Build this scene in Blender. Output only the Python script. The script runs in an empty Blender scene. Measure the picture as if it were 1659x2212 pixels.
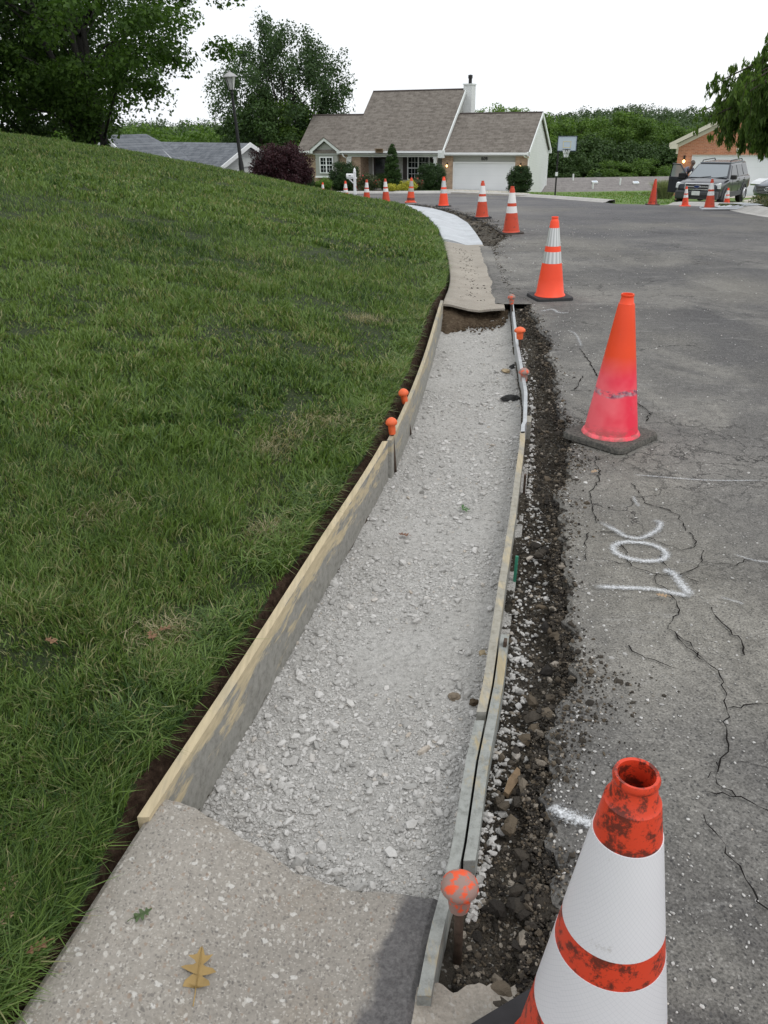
import bpy, bmesh, math, random
import numpy as np
from math import sin, cos, pi, radians, sqrt, atan2, exp
from mathutils import Vector, Matrix
random.seed(7); RNG = np.random.default_rng(7)
C = bpy.context.scene.collection
S = bpy.context.scene

# ------------------------------------------------------------------ camera, sky, sun, exposure
CAM_H = 1.47; PITCH = radians(26); ROLL = radians(0.8); FOC = 1740.0 / 1659
cam = bpy.data.cameras.new('camera'); co = bpy.data.objects.new('camera', cam); C.objects.link(co)
cam.sensor_fit = 'HORIZONTAL'; cam.sensor_width = 36; cam.lens = 36 * FOC
cam.clip_start = 0.05; cam.clip_end = 3000
co.matrix_world = Matrix.Translation((0, 0, CAM_H)) @ Matrix.Rotation(pi / 2 - PITCH, 4, 'X') @ Matrix.Rotation(-ROLL, 4, 'Z')
S.camera = co
w = bpy.data.worlds.new("World"); S.world = w; w.use_nodes = True
SUN_EL = radians(57); SUN_AZ = radians(129)
nt = w.node_tree; nt.nodes.clear()
out = nt.nodes.new('ShaderNodeOutputWorld'); bg = nt.nodes.new('ShaderNodeBackground')
sky = nt.nodes.new('ShaderNodeTexSky'); sky.sky_type = 'NISHITA'; sky.sun_disc = False
sky.sun_elevation = SUN_EL; sky.sun_rotation = SUN_AZ; sky.air_density = 1; sky.dust_density = 3
tc = nt.nodes.new('ShaderNodeTexCoord'); ns = nt.nodes.new('ShaderNodeTexNoise')
ns.inputs['Scale'].default_value = 2.2; ns.inputs['Detail'].default_value = 5
rp = nt.nodes.new('ShaderNodeValToRGB')      # overcast cloud deck, a little uneven
rp.color_ramp.elements[0].position = .35; rp.color_ramp.elements[0].color = (10.3, 10.7, 11.2, 1)
rp.color_ramp.elements[1].position = .65; rp.color_ramp.elements[1].color = (12.2, 12.3, 12.4, 1)
mx = nt.nodes.new('ShaderNodeMixRGB'); mx.inputs[0].default_value = .9
nt.links.new(tc.outputs['Generated'], ns.inputs['Vector']); nt.links.new(ns.outputs['Fac'], rp.inputs[0])
nt.links.new(sky.outputs[0], mx.inputs[1]); nt.links.new(rp.outputs[0], mx.inputs[2])
nt.links.new(mx.outputs[0], bg.inputs[0]); nt.links.new(bg.outputs[0], out.inputs[0])
bg.inputs[1].default_value = 0.105
sl = bpy.data.lights.new('sun', 'SUN'); so = bpy.data.objects.new('sun', sl); C.objects.link(so)
sl.energy = 0.9; sl.angle = radians(24); sl.color = (1, .97, .93)
so.rotation_euler = Vector((-.62, .50, -1.25)).to_track_quat('-Z', 'Y').to_euler()   # high sun behind thin cloud, from behind the camera's right
so.location = (0, 0, 30)
S.view_settings.view_transform = 'Standard'; S.view_settings.look = 'None'; S.view_settings.gamma = 1
S.view_settings.exposure = 0.0
try:
    S.cycles.max_bounces = 6; S.cycles.transparent_max_bounces = 12
except Exception: pass

# ------------------------------------------------------------------ survey helpers (photo pixel, 1659 wide -> world point)
def ray(u, v):
    x = (u - 829.5) / 1740; y = -(v - 1106) / 1740
    c, s = cos(ROLL), sin(ROLL); x, y = x * c + y * s, -x * s + y * c
    return np.array([x, cos(PITCH) + y * sin(PITCH), -sin(PITCH) + y * cos(PITCH)])
def at(u, v, Y):
    d = ray(u, v); p = d * (Y / d[1]); return (p[0], p[1], p[2] + CAM_H)
def gz(u, v, z=0.0):
    d = ray(u, v); p = d * ((z - CAM_H) / d[2]); return (p[0], p[1], z)
def zx8(x, y): return ((2150 + x / 1.898) / 1.8228, (1800 + y / 1.898) / 1.8228)

# ------------------------------------------------------------------ numeric noise
def _h(ix, iy, seed):
    n = (ix.astype(np.int64) * 374761393 + iy.astype(np.int64) * 668265263 + seed * 982451653) & 0x7fffffff
    n = ((n ^ (n >> 13)) * 1274126177) & 0x7fffffff
    return ((n ^ (n >> 16)) & 0xffff) / 65535.0
def vnoise(x, y, seed=0):
    x = np.asarray(x, float); y = np.asarray(y, float)
    x0 = np.floor(x); y0 = np.floor(y); fx = x - x0; fy = y - y0
    fx = fx * fx * (3 - 2 * fx); fy = fy * fy * (3 - 2 * fy)
    a = _h(x0, y0, seed); b = _h(x0 + 1, y0, seed); c = _h(x0, y0 + 1, seed); d = _h(x0 + 1, y0 + 1, seed)
    return (a * (1 - fx) + b * fx) * (1 - fy) + (c * (1 - fx) + d * fx) * fy - .5
def fbm(x, y, sc=1.0, oct=4, seed=0, g=.5):
    t = 0; a = 1.0
    for i in range(oct):
        t = t + a * vnoise(np.asarray(x) * sc, np.asarray(y) * sc, seed + i * 7); sc *= 2.03; a *= g
    return t

# ------------------------------------------------------------------ the lie of the land
CP = np.array([(-1.48, -2.5), (-.836, .1), (-.54, 1.30), (-.402, 1.85), (-.235, 2.55), (.015, 3.61), (.245, 4.98), (.50, 6.95), (.70, 8.6), (.87, 11.9), (.95, 15.5), (.8, 20), (.35, 24),
               (-.3, 28), (-1.1, 32), (-2.2, 36), (-3.6, 40), (-6, 45), (-10, 50), (-18, 54)], float)
def crom(Pt, n=12):
    out = []; Q = np.vstack([2 * Pt[0] - Pt[1], Pt, 2 * Pt[-1] - Pt[-2]])
    for i in range(1, len(Q) - 2):
        for t in np.arange(n) / n:
            a, b, c, d = Q[i - 1:i + 3]
            out.append(.5 * ((2 * b) + (-a + c) * t + (2 * a - 5 * b + 4 * c - d) * t * t + (-a + 3 * b - 3 * c + d) * t ** 3))
    out.append(Pt[-1]); return np.array(out)
CS = crom(CP)
def CX(y): return np.interp(y, CS[:, 1], CS[:, 0])
def GAP(y): return np.interp(y, [1.05, 1.4, 6.6, 7.6], [.0, .05, .05, .0])
def sdist(X, Y):
    X = np.asarray(X, float); Y = np.asarray(Y, float); shp = X.shape; X = X.ravel(); Y = Y.ravel()
    r = np.empty(len(X)); a = CS[:-1:3]; b = np.vstack([CS[3::3]])
    m = min(len(a), len(b)); a = a[:m]; b = b[:m]; ab = b - a
    for k in range(0, len(X), 20000):
        p = np.stack([X[k:k + 20000], Y[k:k + 20000]], -1)[:, None, :]
        t = np.clip(((p - a) * ab).sum(-1) / (ab * ab).sum(-1), 0, 1)
        d = np.linalg.norm(p - (a + t[..., None] * ab), axis=-1); r[k:k + 20000] = d.min(-1)
    return r.reshape(shp)
def rz(X, Y):
    X = np.asarray(X, float); Y = np.asarray(Y, float)
    z = np.interp(Y, [-5, 6, 10, 14, 18, 22, 26, 30, 39, 64, 90, 140, 200], [0, 0, -.08, -.25, -.42, -.6, -.85, -1.15, -1.9, -3.3, -6, -12, -14])
    sm = np.clip((Y - 14) / 14, 0, 1)
    return z - .035 * np.clip(X - 4, 0, 8) * sm * sm * (3 - 2 * sm)
def hill(X, Y):
    s = sdist(X, Y)
    h = 1.52 * (1 - np.exp(-(s / 6) ** 1.3)) * (1 + .4 * np.clip(-np.asarray(X), 0, 20) / 10)
    edge = np.clip(s / .5, 0, 1)
    return rz(X, Y) + .09 + h + edge * (.05 * fbm(X, Y, .8, 3, 3) + .03 * fbm(X, Y, 3, 2, 5))
def poly1(pts):
    p = np.array(pts, float)
    return lambda y: np.interp(y, p[:, 0], p[:, 1])
RX = poly1([(.5, -.04), (1.06, .09), (1.26, .15), (1.54, .21), (1.85, .29), (2.41, .41), (2.91, .52), (3.73, .69), (4.54, .83), (5.72, .96), (7.53, 1.19), (7.9, 1.22)])
_AX = poly1([(-3, -.25), (.5, .12), (.92, .25), (1.34, .38), (1.56, .42), (1.83, .49), (2.17, .58), (2.49, .65), (2.81, .66), (3.37, .84), (4.19, .96), (5.3, 1.15), (6.4, 1.24), (7.4, 1.33),
             (7.8, 1.24), (8.6, 1.26), (10.2, 1.40), (11.6, 1.52), (12.6, 1.8), (13.4, 2.0), (14.3, 2.1), (17, 2.05), (19, 1.95), (22, 1.6), (25.5, 1.1), (29, .6), (33, -.2), (37, -1.3), (41, -2.6), (46, -5.2), (51, -9.5), (55, -18)])
def AX(y): 
    y = np.asarray(y, float); a = np.interp(y, [-1, .9, 1.2, 7.0, 7.9, 11.2, 12.5, 30], [.5, .5, 1, 1, .35, .35, 1.3, 1.3])
    return _AX(y) + a * (.075 * fbm(y, y * 0, 1.9, 8, 11, .72))
OR = poly1([(7, 1.07), (8, 1.17), (10.2, 1.34), (12.5, 1.51), (14.5, 1.62), (16.6, 1.71), (19, 1.68), (20.8, 1.52), (24, 1.08), (28, .45), (32, -.35), (36, -1.4), (40, -2.8), (45, -5.2), (50, -9.2), (54, -17)])
QXP = [(-4, 8.2), (8, 7.8), (14, 7.7), (17.5, 7.9), (20, 8.4), (22.5, 9.2), (25, 10.2), (28, 10.9), (33, 10.9), (37, 10.9), (41, 10.8), (45, 9.9), (48.5, 8.8), (51, 7.0), (53.3, 4.5), (55, 1.5), (57, -3), (59, -10), (61, -24)]
QX = poly1(QXP)

# ------------------------------------------------------------------ mesh helpers
def link(o, parent=None, loc=None, rz_=None):
    C.objects.link(o)
    if parent is not None: o.parent = parent
    if loc is not None: o.location = loc
    if rz_ is not None: o.rotation_euler[2] = rz_
    return o
def tag(o, label=None, cat=None, group=None, kind=None):
    if label: o['label'] = label
    if cat: o['category'] = cat
    if group: o['group'] = group
    if kind: o['kind'] = kind
    return o
def empty(name, loc=(0, 0, 0), rot=0, label=None, cat=None, group=None):
    o = bpy.data.objects.new(name, None); o.empty_display_size = .2; C.objects.link(o)
    o.location = loc; o.rotation_euler = (0, 0, rot) if not hasattr(rot, '__len__') else rot
    return tag(o, label, cat, group)
def raw(name, V, F, mat, parent=None, smooth=False):
    """V (n,3); F list of arrays each (m,k)"""
    V = np.asarray(V, np.float32).reshape(-1, 3); me = bpy.data.meshes.new(name)
    if not isinstance(F, (list, tuple)): F = [F]
    F = [np.asarray(f, np.int32) for f in F if len(f)]
    nl = sum(f.size for f in F); npoly = sum(len(f) for f in F)
    me.vertices.add(len(V)); me.vertices.foreach_set('co', V.ravel())
    me.loops.add(nl); me.loops.foreach_set('vertex_index', np.concatenate([f.ravel() for f in F]))
    tot = np.concatenate([np.full(len(f), f.shape[1], np.int32) for f in F])
    st = np.concatenate([[0], np.cumsum(tot)[:-1]]).astype(np.int32)
    me.polygons.add(npoly); me.polygons.foreach_set('loop_start', st); me.polygons.foreach_set('loop_total', tot)
    me.polygons.foreach_set('use_smooth', np.full(npoly, smooth))
    me.update(calc_edges=True)
    if mat: me.materials.append(mat)
    return link(bpy.data.objects.new(name, me), parent)
def grid(name, X, Y, Z, mat, parent=None, smooth=True, flip=False):
    n, m = X.shape; I = np.arange(n * m).reshape(n, m)
    f = np.stack([I[:-1, :-1], I[:-1, 1:], I[1:, 1:], I[1:, :-1]], -1).reshape(-1, 4)
    if flip: f = f[:, ::-1]
    return raw(name, np.stack([X, Y, Z], -1), f, mat, parent, smooth)
class MB:
    def __init__(s): s.bm = bmesh.new()
    def box(s, x0, x1, y0, y1, z0, z1, M=None, bev=0):
        r = bmesh.ops.create_cube(s.bm, size=1); vs = r['verts']
        for v in vs: v.co = Vector((x0 + (v.co.x + .5) * (x1 - x0), y0 + (v.co.y + .5) * (y1 - y0), z0 + (v.co.z + .5) * (z1 - z0)))
        if bev:
            es = list({e for v in vs for e in v.link_edges})
            r = bmesh.ops.bevel(s.bm, geom=es, offset=bev, segments=2, affect='EDGES', profile=.5); vs = list({v for f in r['faces'] for v in f.verts} | {v for v in vs if v.is_valid})
        if M is not None: bmesh.ops.transform(s.bm, matrix=M, verts=vs)
        return s
    def poly(s, pts, axis, a, b):
        """prism: 2D pts extruded along axis between a and b"""
        def mk(p, t):
            if axis == 'x': return (t, p[0], p[1])
            if axis == 'y': return (p[0], t, p[1])
            return (p[0], p[1], t)
        A = [s.bm.verts.new(mk(p, a)) for p in pts]; B = [s.bm.verts.new(mk(p, b)) for p in pts]
        n = len(pts); s.bm.faces.new(A); s.bm.faces.new(B[::-1])
        for i in range(n): s.bm.faces.new((A[i], B[i], B[(i + 1) % n], A[(i + 1) % n]))
        return s
    def face(s, *pts):
        s.bm.faces.new([s.bm.verts.new(p) for p in pts]); return s
    def tube(s, pts, rad, n=8, cap=True):
        pts = [Vector(p) for p in pts]; rad = rad if hasattr(rad, '__len__') else [rad] * len(pts); rings = []
        for i, p in enumerate(pts):
            d = (pts[min(i + 1, len(pts) - 1)] - pts[max(i - 1, 0)]).normalized()
            a = d.cross(Vector((0, 0, 1)) if abs(d.z) < .95 else Vector((1, 0, 0))).normalized(); b = d.cross(a)
            rings.append([s.bm.verts.new(p + (a * cos(2 * pi * k / n) + b * sin(2 * pi * k / n)) * rad[i]) for k in range(n)])
        for i in range(len(rings) - 1):
            for k in range(n): s.bm.faces.new((rings[i][k], rings[i][(k + 1) % n], rings[i + 1][(k + 1) % n], rings[i + 1][k]))
        if cap: s.bm.faces.new(rings[0][::-1]); s.bm.faces.new(rings[-1])
        return s
    def lathe(s, prof, n=32, M=None, squash=None):
        rings = []; vs = []
        for r, z in prof:
            ring = [s.bm.verts.new((r * cos(2 * pi * k / n), r * sin(2 * pi * k / n), z)) for k in range(n)]; rings.append(ring); vs += ring
        for i in range(len(rings) - 1):
            for k in range(n): s.bm.faces.new((rings[i][k], rings[i][(k + 1) % n], rings[i + 1][(k + 1) % n], rings[i + 1][k]))
        if M is not None: bmesh.ops.transform(s.bm, matrix=M, verts=vs)
        return s
    def build(s, name, mat, parent=None, smooth=False, recalc=True):
        if recalc: bmesh.ops.recalc_face_normals(s.bm, faces=s.bm.faces)
        me = bpy.data.meshes.new(name); s.bm.to_mesh(me); s.bm.free()
        if smooth: me.polygons.foreach_set('use_smooth', [True] * len(me.polygons))
        if mat: me.materials.append(mat)
        return link(bpy.data.objects.new(name, me), parent)
def T(x, y, z, rx=0, ry=0, rzz=0):
    return Matrix.Translation((x, y, z)) @ Matrix.Rotation(rzz, 4, 'Z') @ Matrix.Rotation(ry, 4, 'Y') @ Matrix.Rotation(rx, 4, 'X')
def smooth_by_angle(o, a=35):
    try:
        me = o.data; me.polygons.foreach_set('use_smooth', [True] * len(me.polygons)); me.set_sharp_from_angle(angle=radians(a))
    except Exception: pass
    return o

# ------------------------------------------------------------------ materials
class N:
    def __init__(s, name, rough=.8, spec=.3):
        s.m = bpy.data.materials.new(name); s.m.use_nodes = True; s.nt = s.m.node_tree; s.nt.nodes.clear()
        s.out = s.nt.nodes.new('ShaderNodeOutputMaterial'); s.b = s.nt.nodes.new('ShaderNodeBsdfPrincipled')
        s.nt.links.new(s.b.outputs[0], s.out.inputs[0]); s.b.inputs['Roughness'].default_value = rough
        s.b.inputs['Specular IOR Level'].default_value = spec; s._tc = None
    def n(s, t, **k):
        o = s.nt.nodes.new('ShaderNode' + t)
        for a, v in k.items(): setattr(o, a, v)
        return o
    def l(s, a, b): s.nt.links.new(a, b); return b
    def val(s, sock, v):
        if isinstance(v, (int, float)): sock.default_value = v
        elif isinstance(v, tuple): sock.default_value = v if len(v) == 4 or len(sock.default_value) == 3 else (*v, 1)
        else: s.l(v, sock)
    def co(s, which='Object'):
        if not s._tc: s._tc = s.n('TexCoord')
        return s._tc.outputs[which]
    def pos(s): return s.n('NewGeometry').outputs['Position']
    def island(s): return s.n('NewGeometry').outputs['Random Per Island']
    def map(s, v, sc=(1, 1, 1), rot=(0, 0, 0), loc=(0, 0, 0)):
        o = s.n('Mapping'); s.l(v, o.inputs[0]); o.inputs['Scale'].default_value = sc; o.inputs['Rotation'].default_value = rot; o.inputs['Location'].default_value = loc
        return o.outputs[0]
    def noise(s, sc, det=4, rough=.5, v=None, dist=0):
        o = s.n('TexNoise'); s.l(v if v is not None else s.co(), o.inputs['Vector']); o.inputs['Scale'].default_value = sc
        o.inputs['Detail'].default_value = det; o.inputs['Roughness'].default_value = rough; o.inputs['Distortion'].default_value = dist; return o.outputs['Fac']
    def vor(s, sc, v=None, feat='F1', out='Distance'):
        o = s.n('TexVoronoi', feature=feat); s.l(v if v is not None else s.co(), o.inputs['Vector']); o.inputs['Scale'].default_value = sc; return o.outputs[out]
    def ramp(s, f, *st):
        o = s.n('ValToRGB'); s.val(o.inputs[0], f); e = o.color_ramp.elements
        while len(e) < len(st): e.new(.5)
        for i, (p, c) in enumerate(st):
            e[i].position = p; e[i].color = (c, c, c, 1) if isinstance(c, (int, float)) else (*c, 1)
        return o.outputs[0]
    def mix(s, f, a, b, mode='MIX'):
        o = s.n('MixRGB', blend_type=mode); s.val(o.inputs[0], f); s.val(o.inputs[1], a); s.val(o.inputs[2], b); return o.outputs[0]
    def math(s, op, a, b=None, c=None):
        o = s.n('Math', operation=op); s.val(o.inputs[0], a)
        if b is not None: s.val(o.inputs[1], b)
        if c is not None: s.val(o.inputs[2], c)
        return o.outputs[0]
    def sep(s, v): return s.l(v, (o := s.n('SeparateXYZ')).inputs[0]) and o.outputs
    def comb(s, x, y, z=0):
        o = s.n('CombineXYZ'); s.val(o.inputs[0], x); s.val(o.inputs[1], y); s.val(o.inputs[2], z); return o.outputs[0]
    def col(s, c): s.val(s.b.inputs['Base Color'], c); return s
    def rough(s, c): s.val(s.b.inputs['Roughness'], c); return s
    def bump(s, h, st=.3, d=.02):
        o = s.n('Bump'); o.inputs['Strength'].default_value = st; o.inputs['Distance'].default_value = d; s.l(h, o.inputs['Height'])
        prev = s.b.inputs['Normal'].links
        if prev: s.l(prev[0].from_socket, o.inputs['Normal'])
        s.l(o.outputs[0], s.b.inputs['Normal']); return s
def plain(name, c, rough=.6, var=.12, sc=6, spec=.4, metal=0, bump=0):
    m = N(name, rough, spec); f = m.noise(sc, 5, .6)
    m.col(m.ramp(f, (.3, tuple(x * (1 - var) for x in c)), (.7, tuple(min(1, x * (1 + var)) for x in c))))
    if metal: m.b.inputs['Metallic'].default_value = metal
    if bump: m.bump(f, bump)
    return m.m
def leafmat(name, a, b, c=None, trans=.25, rough=.55):
    m = N(name, rough, .25); r = m.island(); k = m.noise(.35, 3, .6, m.pos())
    f = m.math('ADD', m.math('MULTIPLY', r, .6), m.math('MULTIPLY', k, .5))
    c = c or tuple(x * 1.25 for x in b)
    colr = m.ramp(f, (.12, a), (.55, b), (.95, c)); m.col(colr)
    t = m.n('BsdfTranslucent'); m.l(m.mix(1, colr, (1.3, 1.4, .7, 1), 'MULTIPLY'), t.inputs[0])
    ms = m.n('MixShader'); ms.inputs[0].default_value = trans
    m.l(m.b.outputs[0], ms.inputs[1]); m.l(t.outputs[0], ms.inputs[2]); m.l(ms.outputs[0], m.out.inputs[0])
    return m.m
M = {}
# lawn soil/thatch under the blades
m = N('lawn_ground'); p = m.pos(); f = m.noise(.5, 4, .6, p); g = m.noise(30, 4, .7, p)
g2 = m.noise(90, 4, .75, m.map(p, (1, .35, 1), rot=(0, 0, .5))); m.col(m.mix(.7, m.ramp(f, (.35, (.022, .034, .012)), (.65, (.040, .060, .018))), m.ramp(g2, (.35, (.014, .024, .008)), (.55, (.05, .075, .022)), (.78, (.13, .14, .06))))); m.bump(g2, 1, .04); M['lawn'] = m.m
m = N('far_ground'); p = m.pos(); f = m.noise(.25, 4, .6, p); g = m.noise(9, 4, .7, p)
m.col(m.mix(.4, m.ramp(f, (.35, (.085, .15, .030)), (.65, (.14, .23, .05))), m.ramp(g, (.3, (.06, .10, .02)), (.7, (.17, .25, .07))))); m.bump(g, .5, .05); M['far'] = m.m
# grass blades
def grassmat(name, lo, hi, dry, dryf):
    m = N(name, .5, .35); p = m.pos(); r = m.island(); k = m.noise(.62, 5, .7, p, .4); k2 = m.noise(5, 3, .6, p)
    f = m.math('ADD', m.math('MULTIPLY', r, .42), m.math('ADD', m.math('MULTIPLY', k, .95), m.math('MULTIPLY', k2, .30)))
    c = m.ramp(m.math('MULTIPLY_ADD', f, 1.35, -.39), (.40, lo), (.88, hi)); r2 = m.math('FRACT', m.math('MULTIPLY', r, 37.7))
    dm = m.math('GREATER_THAN', m.math('ADD', r2, m.math('MULTIPLY', m.ramp(m.noise(1.3, 4, .7, p), (.48, 0.), (.72, 1.)), .32)), dryf)
    c = m.mix(dm, c, dry); m.col(c)
    t = m.n('BsdfTranslucent'); m.l(m.mix(1, c, (1.5, 1.5, .7, 1), 'MULTIPLY'), t.inputs[0]); ms = m.n('MixShader'); ms.inputs[0].default_value = .25
    m.l(m.b.outputs[0], ms.inputs[1]); m.l(t.outputs[0], ms.inputs[2]); m.l(ms.outputs[0], m.out.inputs[0]); return m.m
M['grass'] = grassmat('grass_blades', (.024, .062, .012), (.140, .218, .052), (.27, .27, .13, 1), .955)
M['drygrass'] = grassmat('dry_grass', (.09, .11, .04), (.17, .18, .08), (.34, .30, .18, 1), .5)
# asphalt
m = N('asphalt', .85, .25); p = m.pos()
xyz = m.sep(p)
big = m.noise(.28, 5, .6, p, .5); mid = m.noise(1.7, 6, .65, p, .3); fine = m.noise(160, 3, .7, p); spk = m.vor(210, p, 'F1', 'Color')
base = m.ramp(m.math('ADD', m.math('MULTIPLY', big, .6), m.math('MULTIPLY', mid, .4)), (.40, (.080, .077, .074)), (.50, (.135, .130, .120)), (.60, (.215, .205, .185)))
# darker, coarser middle of the road and the lighter dusty margin
dd = m.math('ADD', m.math('SUBTRACT', xyz[0], m.math('MULTIPLY', xyz[1], .10)), m.math('MULTIPLY', m.math('SUBTRACT', mid, .5), 2.2))
base = m.mix(m.ramp(m.math('MULTIPLY', dd, .2), (.24, 0.), (.40, .62)), base, (.062, .061, .064, 1))
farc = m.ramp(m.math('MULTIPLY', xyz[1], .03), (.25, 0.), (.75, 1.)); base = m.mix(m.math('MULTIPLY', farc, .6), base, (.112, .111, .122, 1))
tan = m.ramp(m.math('MULTIPLY', m.noise(.55, 4, .55, m.map(p, (1, .6, 1), loc=(3.1, 1.2, 0))), 1), (.50, 0.), (.66, .8)); base = m.mix(m.math('MULTIPLY', tan, .55), base, (.20, .188, .158, 1))
base = m.mix(m.math('MULTIPLY', m.ramp(m.noise(.9, 5, .7, m.map(p, (1, .7, 1), loc=(5.5, 2, 0)), .6), (.50, 0.), (.62, .7)), m.ramp(m.math('MULTIPLY', xyz[1], .05), (.1, 1.), (.75, .15))), base, (.235, .225, .20, 1))
sc_ = m.noise(3.2, 5, .75, m.map(p, (.45, 2.8, 1), rot=(0, 0, .25)))        # pale scrapes
base = m.mix(m.ramp(sc_, (.60, 0.), (.74, .5)), base, (.33, .325, .31, 1))
base = m.mix(.7, base, m.mix(1, base, m.ramp(fine, (.3, .35), (.7, 1.8)), 'MULTIPLY')); base = m.mix(.6, base, m.mix(1, base, m.ramp(m.noise(24, 5, .75, p), (.3, .6), (.7, 1.45)), 'MULTIPLY'))
sp = m.n('SeparateColor'); m.l(spk, sp.inputs[0]); base = m.mix(m.ramp(sp.outputs[0], (.93, 0.), (.98, .40)), base, (.36, .35, .33, 1))
base = m.mix(m.ramp(sp.outputs[1], (.90, 0.), (.96, .6)), base, (.03, .03, .032, 1))
dv = m.n('VectorMath', operation='ADD'); m.l(p, dv.inputs[0]); nz = m.n('TexNoise'); m.l(p, nz.inputs['Vector']); nz.inputs['Scale'].default_value = 3.5; nz.inputs['Detail'].default_value = 6
nz.inputs['Roughness'].default_value = .65
sv = m.n('VectorMath', operation='SCALE'); m.l(nz.outputs['Color'], sv.inputs[0]); sv.inputs[3].default_value = .42; m.l(sv.outputs[0], dv.inputs[1])
cr = m.vor(1.55, dv.outputs[0], 'DISTANCE_TO_EDGE'); cr2 = m.vor(5.5, dv.outputs[0], 'DISTANCE_TO_EDGE')
msk = m.ramp(m.noise(.8, 3, .6, m.map(p, loc=(7, 0, 0))), (.50, 0.), (.60, 1.)); msk2 = m.ramp(m.noise(.45, 3, .6, m.map(p, loc=(0, 9, 0))), (.50, 0.), (.6, .8))
c1 = m.math('MULTIPLY', m.ramp(cr, (.003, .9), (.010, 0.)), msk); c2 = m.math('MULTIPLY', m.ramp(cr2, (.012, .8), (.03, 0.)), msk2)
crk = m.math('MAXIMUM', c1, c2); base = m.mix(crk, base, (.022, .021, .02, 1)); m.col(base)
m.bump(m.math('SUBTRACT', m.math('MULTIPLY', fine, .5), crk), .5, .006); M['asphalt'] = m.m
# concrete family
def concrete(name, c, agg=.0, stain=(.2, .17, .13), k=.5, dark=None):
    m = N(name, .88, .2); p = m.pos(); f = m.noise(2.2, 6, .65, p); g = m.noise(120, 3, .7, p)
    col = m.ramp(f, (.3, tuple(x * .82 for x in c)), (.7, tuple(x * 1.12 for x in c)))
    col = m.mix(m.ramp(m.noise(4.5, 5, .6, p, .6), (.52, 0.), (.78, k)), col, (*stain, 1))
    col = m.mix(.35, col, m.mix(1, col, m.ramp(g, (.3, .55), (.7, 1.5)), 'MULTIPLY'))
    if agg:
        wn = m.n('TexNoise'); m.l(p, wn.inputs['Vector']); wn.inputs['Scale'].default_value = 75; wn.inputs['Detail'].default_value = 3; wsv = m.n('VectorMath', operation='SCALE'); m.l(wn.outputs['Color'], wsv.inputs[0]); wsv.inputs[3].default_value = .012; wad = m.n('VectorMath', operation='ADD'); m.l(p, wad.inputs[0]); m.l(wsv.outputs[0], wad.inputs[1])
        for i, (sc, th, cc) in enumerate(((190, .70, (.42, .40, .36, 1)), (120, .86, (.52, .50, .46, 1)), (66, .965, (.60, .59, .56, 1)), (210, .74, (.13, .12, .11, 1)), (130, .92, (.09, .085, .08, 1)), (150, .92, (.24, .17, .12, 1)))):
            pp = m.map(wad.outputs[0], (1, .7 if i % 2 else 1.3, .4), loc=(i * 3.1, 0, 0), rot=(0, 0, .6 * i)); o = m.n('TexVoronoi'); m.l(pp, o.inputs['Vector']); o.inputs['Scale'].default_value = sc
            s2 = m.n('SeparateColor'); m.l(o.outputs['Color'], s2.inputs[0])
            mk = m.math('MULTIPLY', m.math('GREATER_THAN', s2.outputs[0], th), m.ramp(o.outputs['Distance'], (.34, 1.), (.5, 0.)))
            col = m.mix(m.math('MULTIPLY', mk, agg), col, cc)
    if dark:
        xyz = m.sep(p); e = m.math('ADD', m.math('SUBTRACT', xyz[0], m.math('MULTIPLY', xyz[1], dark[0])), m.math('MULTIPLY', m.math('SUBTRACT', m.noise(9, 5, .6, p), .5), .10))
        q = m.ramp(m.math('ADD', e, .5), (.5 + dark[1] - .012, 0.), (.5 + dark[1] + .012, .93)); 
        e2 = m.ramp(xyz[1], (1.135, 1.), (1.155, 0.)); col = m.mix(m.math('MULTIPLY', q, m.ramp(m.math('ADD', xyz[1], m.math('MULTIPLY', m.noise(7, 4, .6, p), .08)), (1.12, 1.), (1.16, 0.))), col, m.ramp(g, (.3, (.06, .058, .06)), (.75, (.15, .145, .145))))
    m.col(col); m.bump(g, .5, .004); return m.m
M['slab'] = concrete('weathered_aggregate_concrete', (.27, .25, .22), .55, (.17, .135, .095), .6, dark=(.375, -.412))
M['oldgutter'] = concrete('old_gutter_concrete', (.33, .30, .255), .25, (.2, .17, .13), .6)
M['newcon'] = concrete('fresh_white_concrete', (.50, .525, .55), 0, (.5, .52, .55), .4)
M['drive'] = concrete('driveway_concrete', (.50, .47, .42), 0, (.4, .37, .33), .5)
M['kerb'] = concrete('kerb_concrete', (.42, .41, .39), 0, (.3, .28, .25), .5)
# gravel dust bed and stones
m = N('gravel_dust', .95, .1); p = m.pos(); g = m.noise(55, 5, .7, p); f = m.noise(3, 4, .6, p); v = m.vor(130, p)
m.col(m.mix(.35, m.ramp(g, (.28, (.22, .215, .20)), (.60, (.52, .51, .485))), m.ramp(f, (.3, (.38, .365, .34)), (.7, (.54, .53, .51))))); m.bump(g, .9, .015); m.bump(v, .5, .006); M['dust'] = m.m
m = N('limestone', .9, .15); r = m.island(); g = m.noise(90, 4, .6, m.pos())
m.col(m.mix(.25, m.ramp(r, (.0, (.27, .265, .25)), (.5, (.45, .44, .42)), (.95, (.56, .55, .53)), (1., (.40, .34, .27))), m.ramp(g, (.3, (.36, .355, .34)), (.7, (.66, .65, .63))))); m.bump(g, .4, .004); M['stone'] = m.m
m = N('dirt', .95, .1); p = m.pos(); g = m.noise(45, 6, .72, p); f = m.noise(2.6, 5, .65, p); s_ = m.vor(170, p, 'F1', 'Color'); q = m.n('SeparateColor'); m.l(s_, q.inputs[0])
c = m.mix(.6, m.ramp(f, (.35, (.032, .029, .025)), (.5, (.085, .070, .052)), (.68, (.17, .155, .135))), m.ramp(g, (.3, (.012, .011, .010)), (.72, (.14, .125, .10))))
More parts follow.
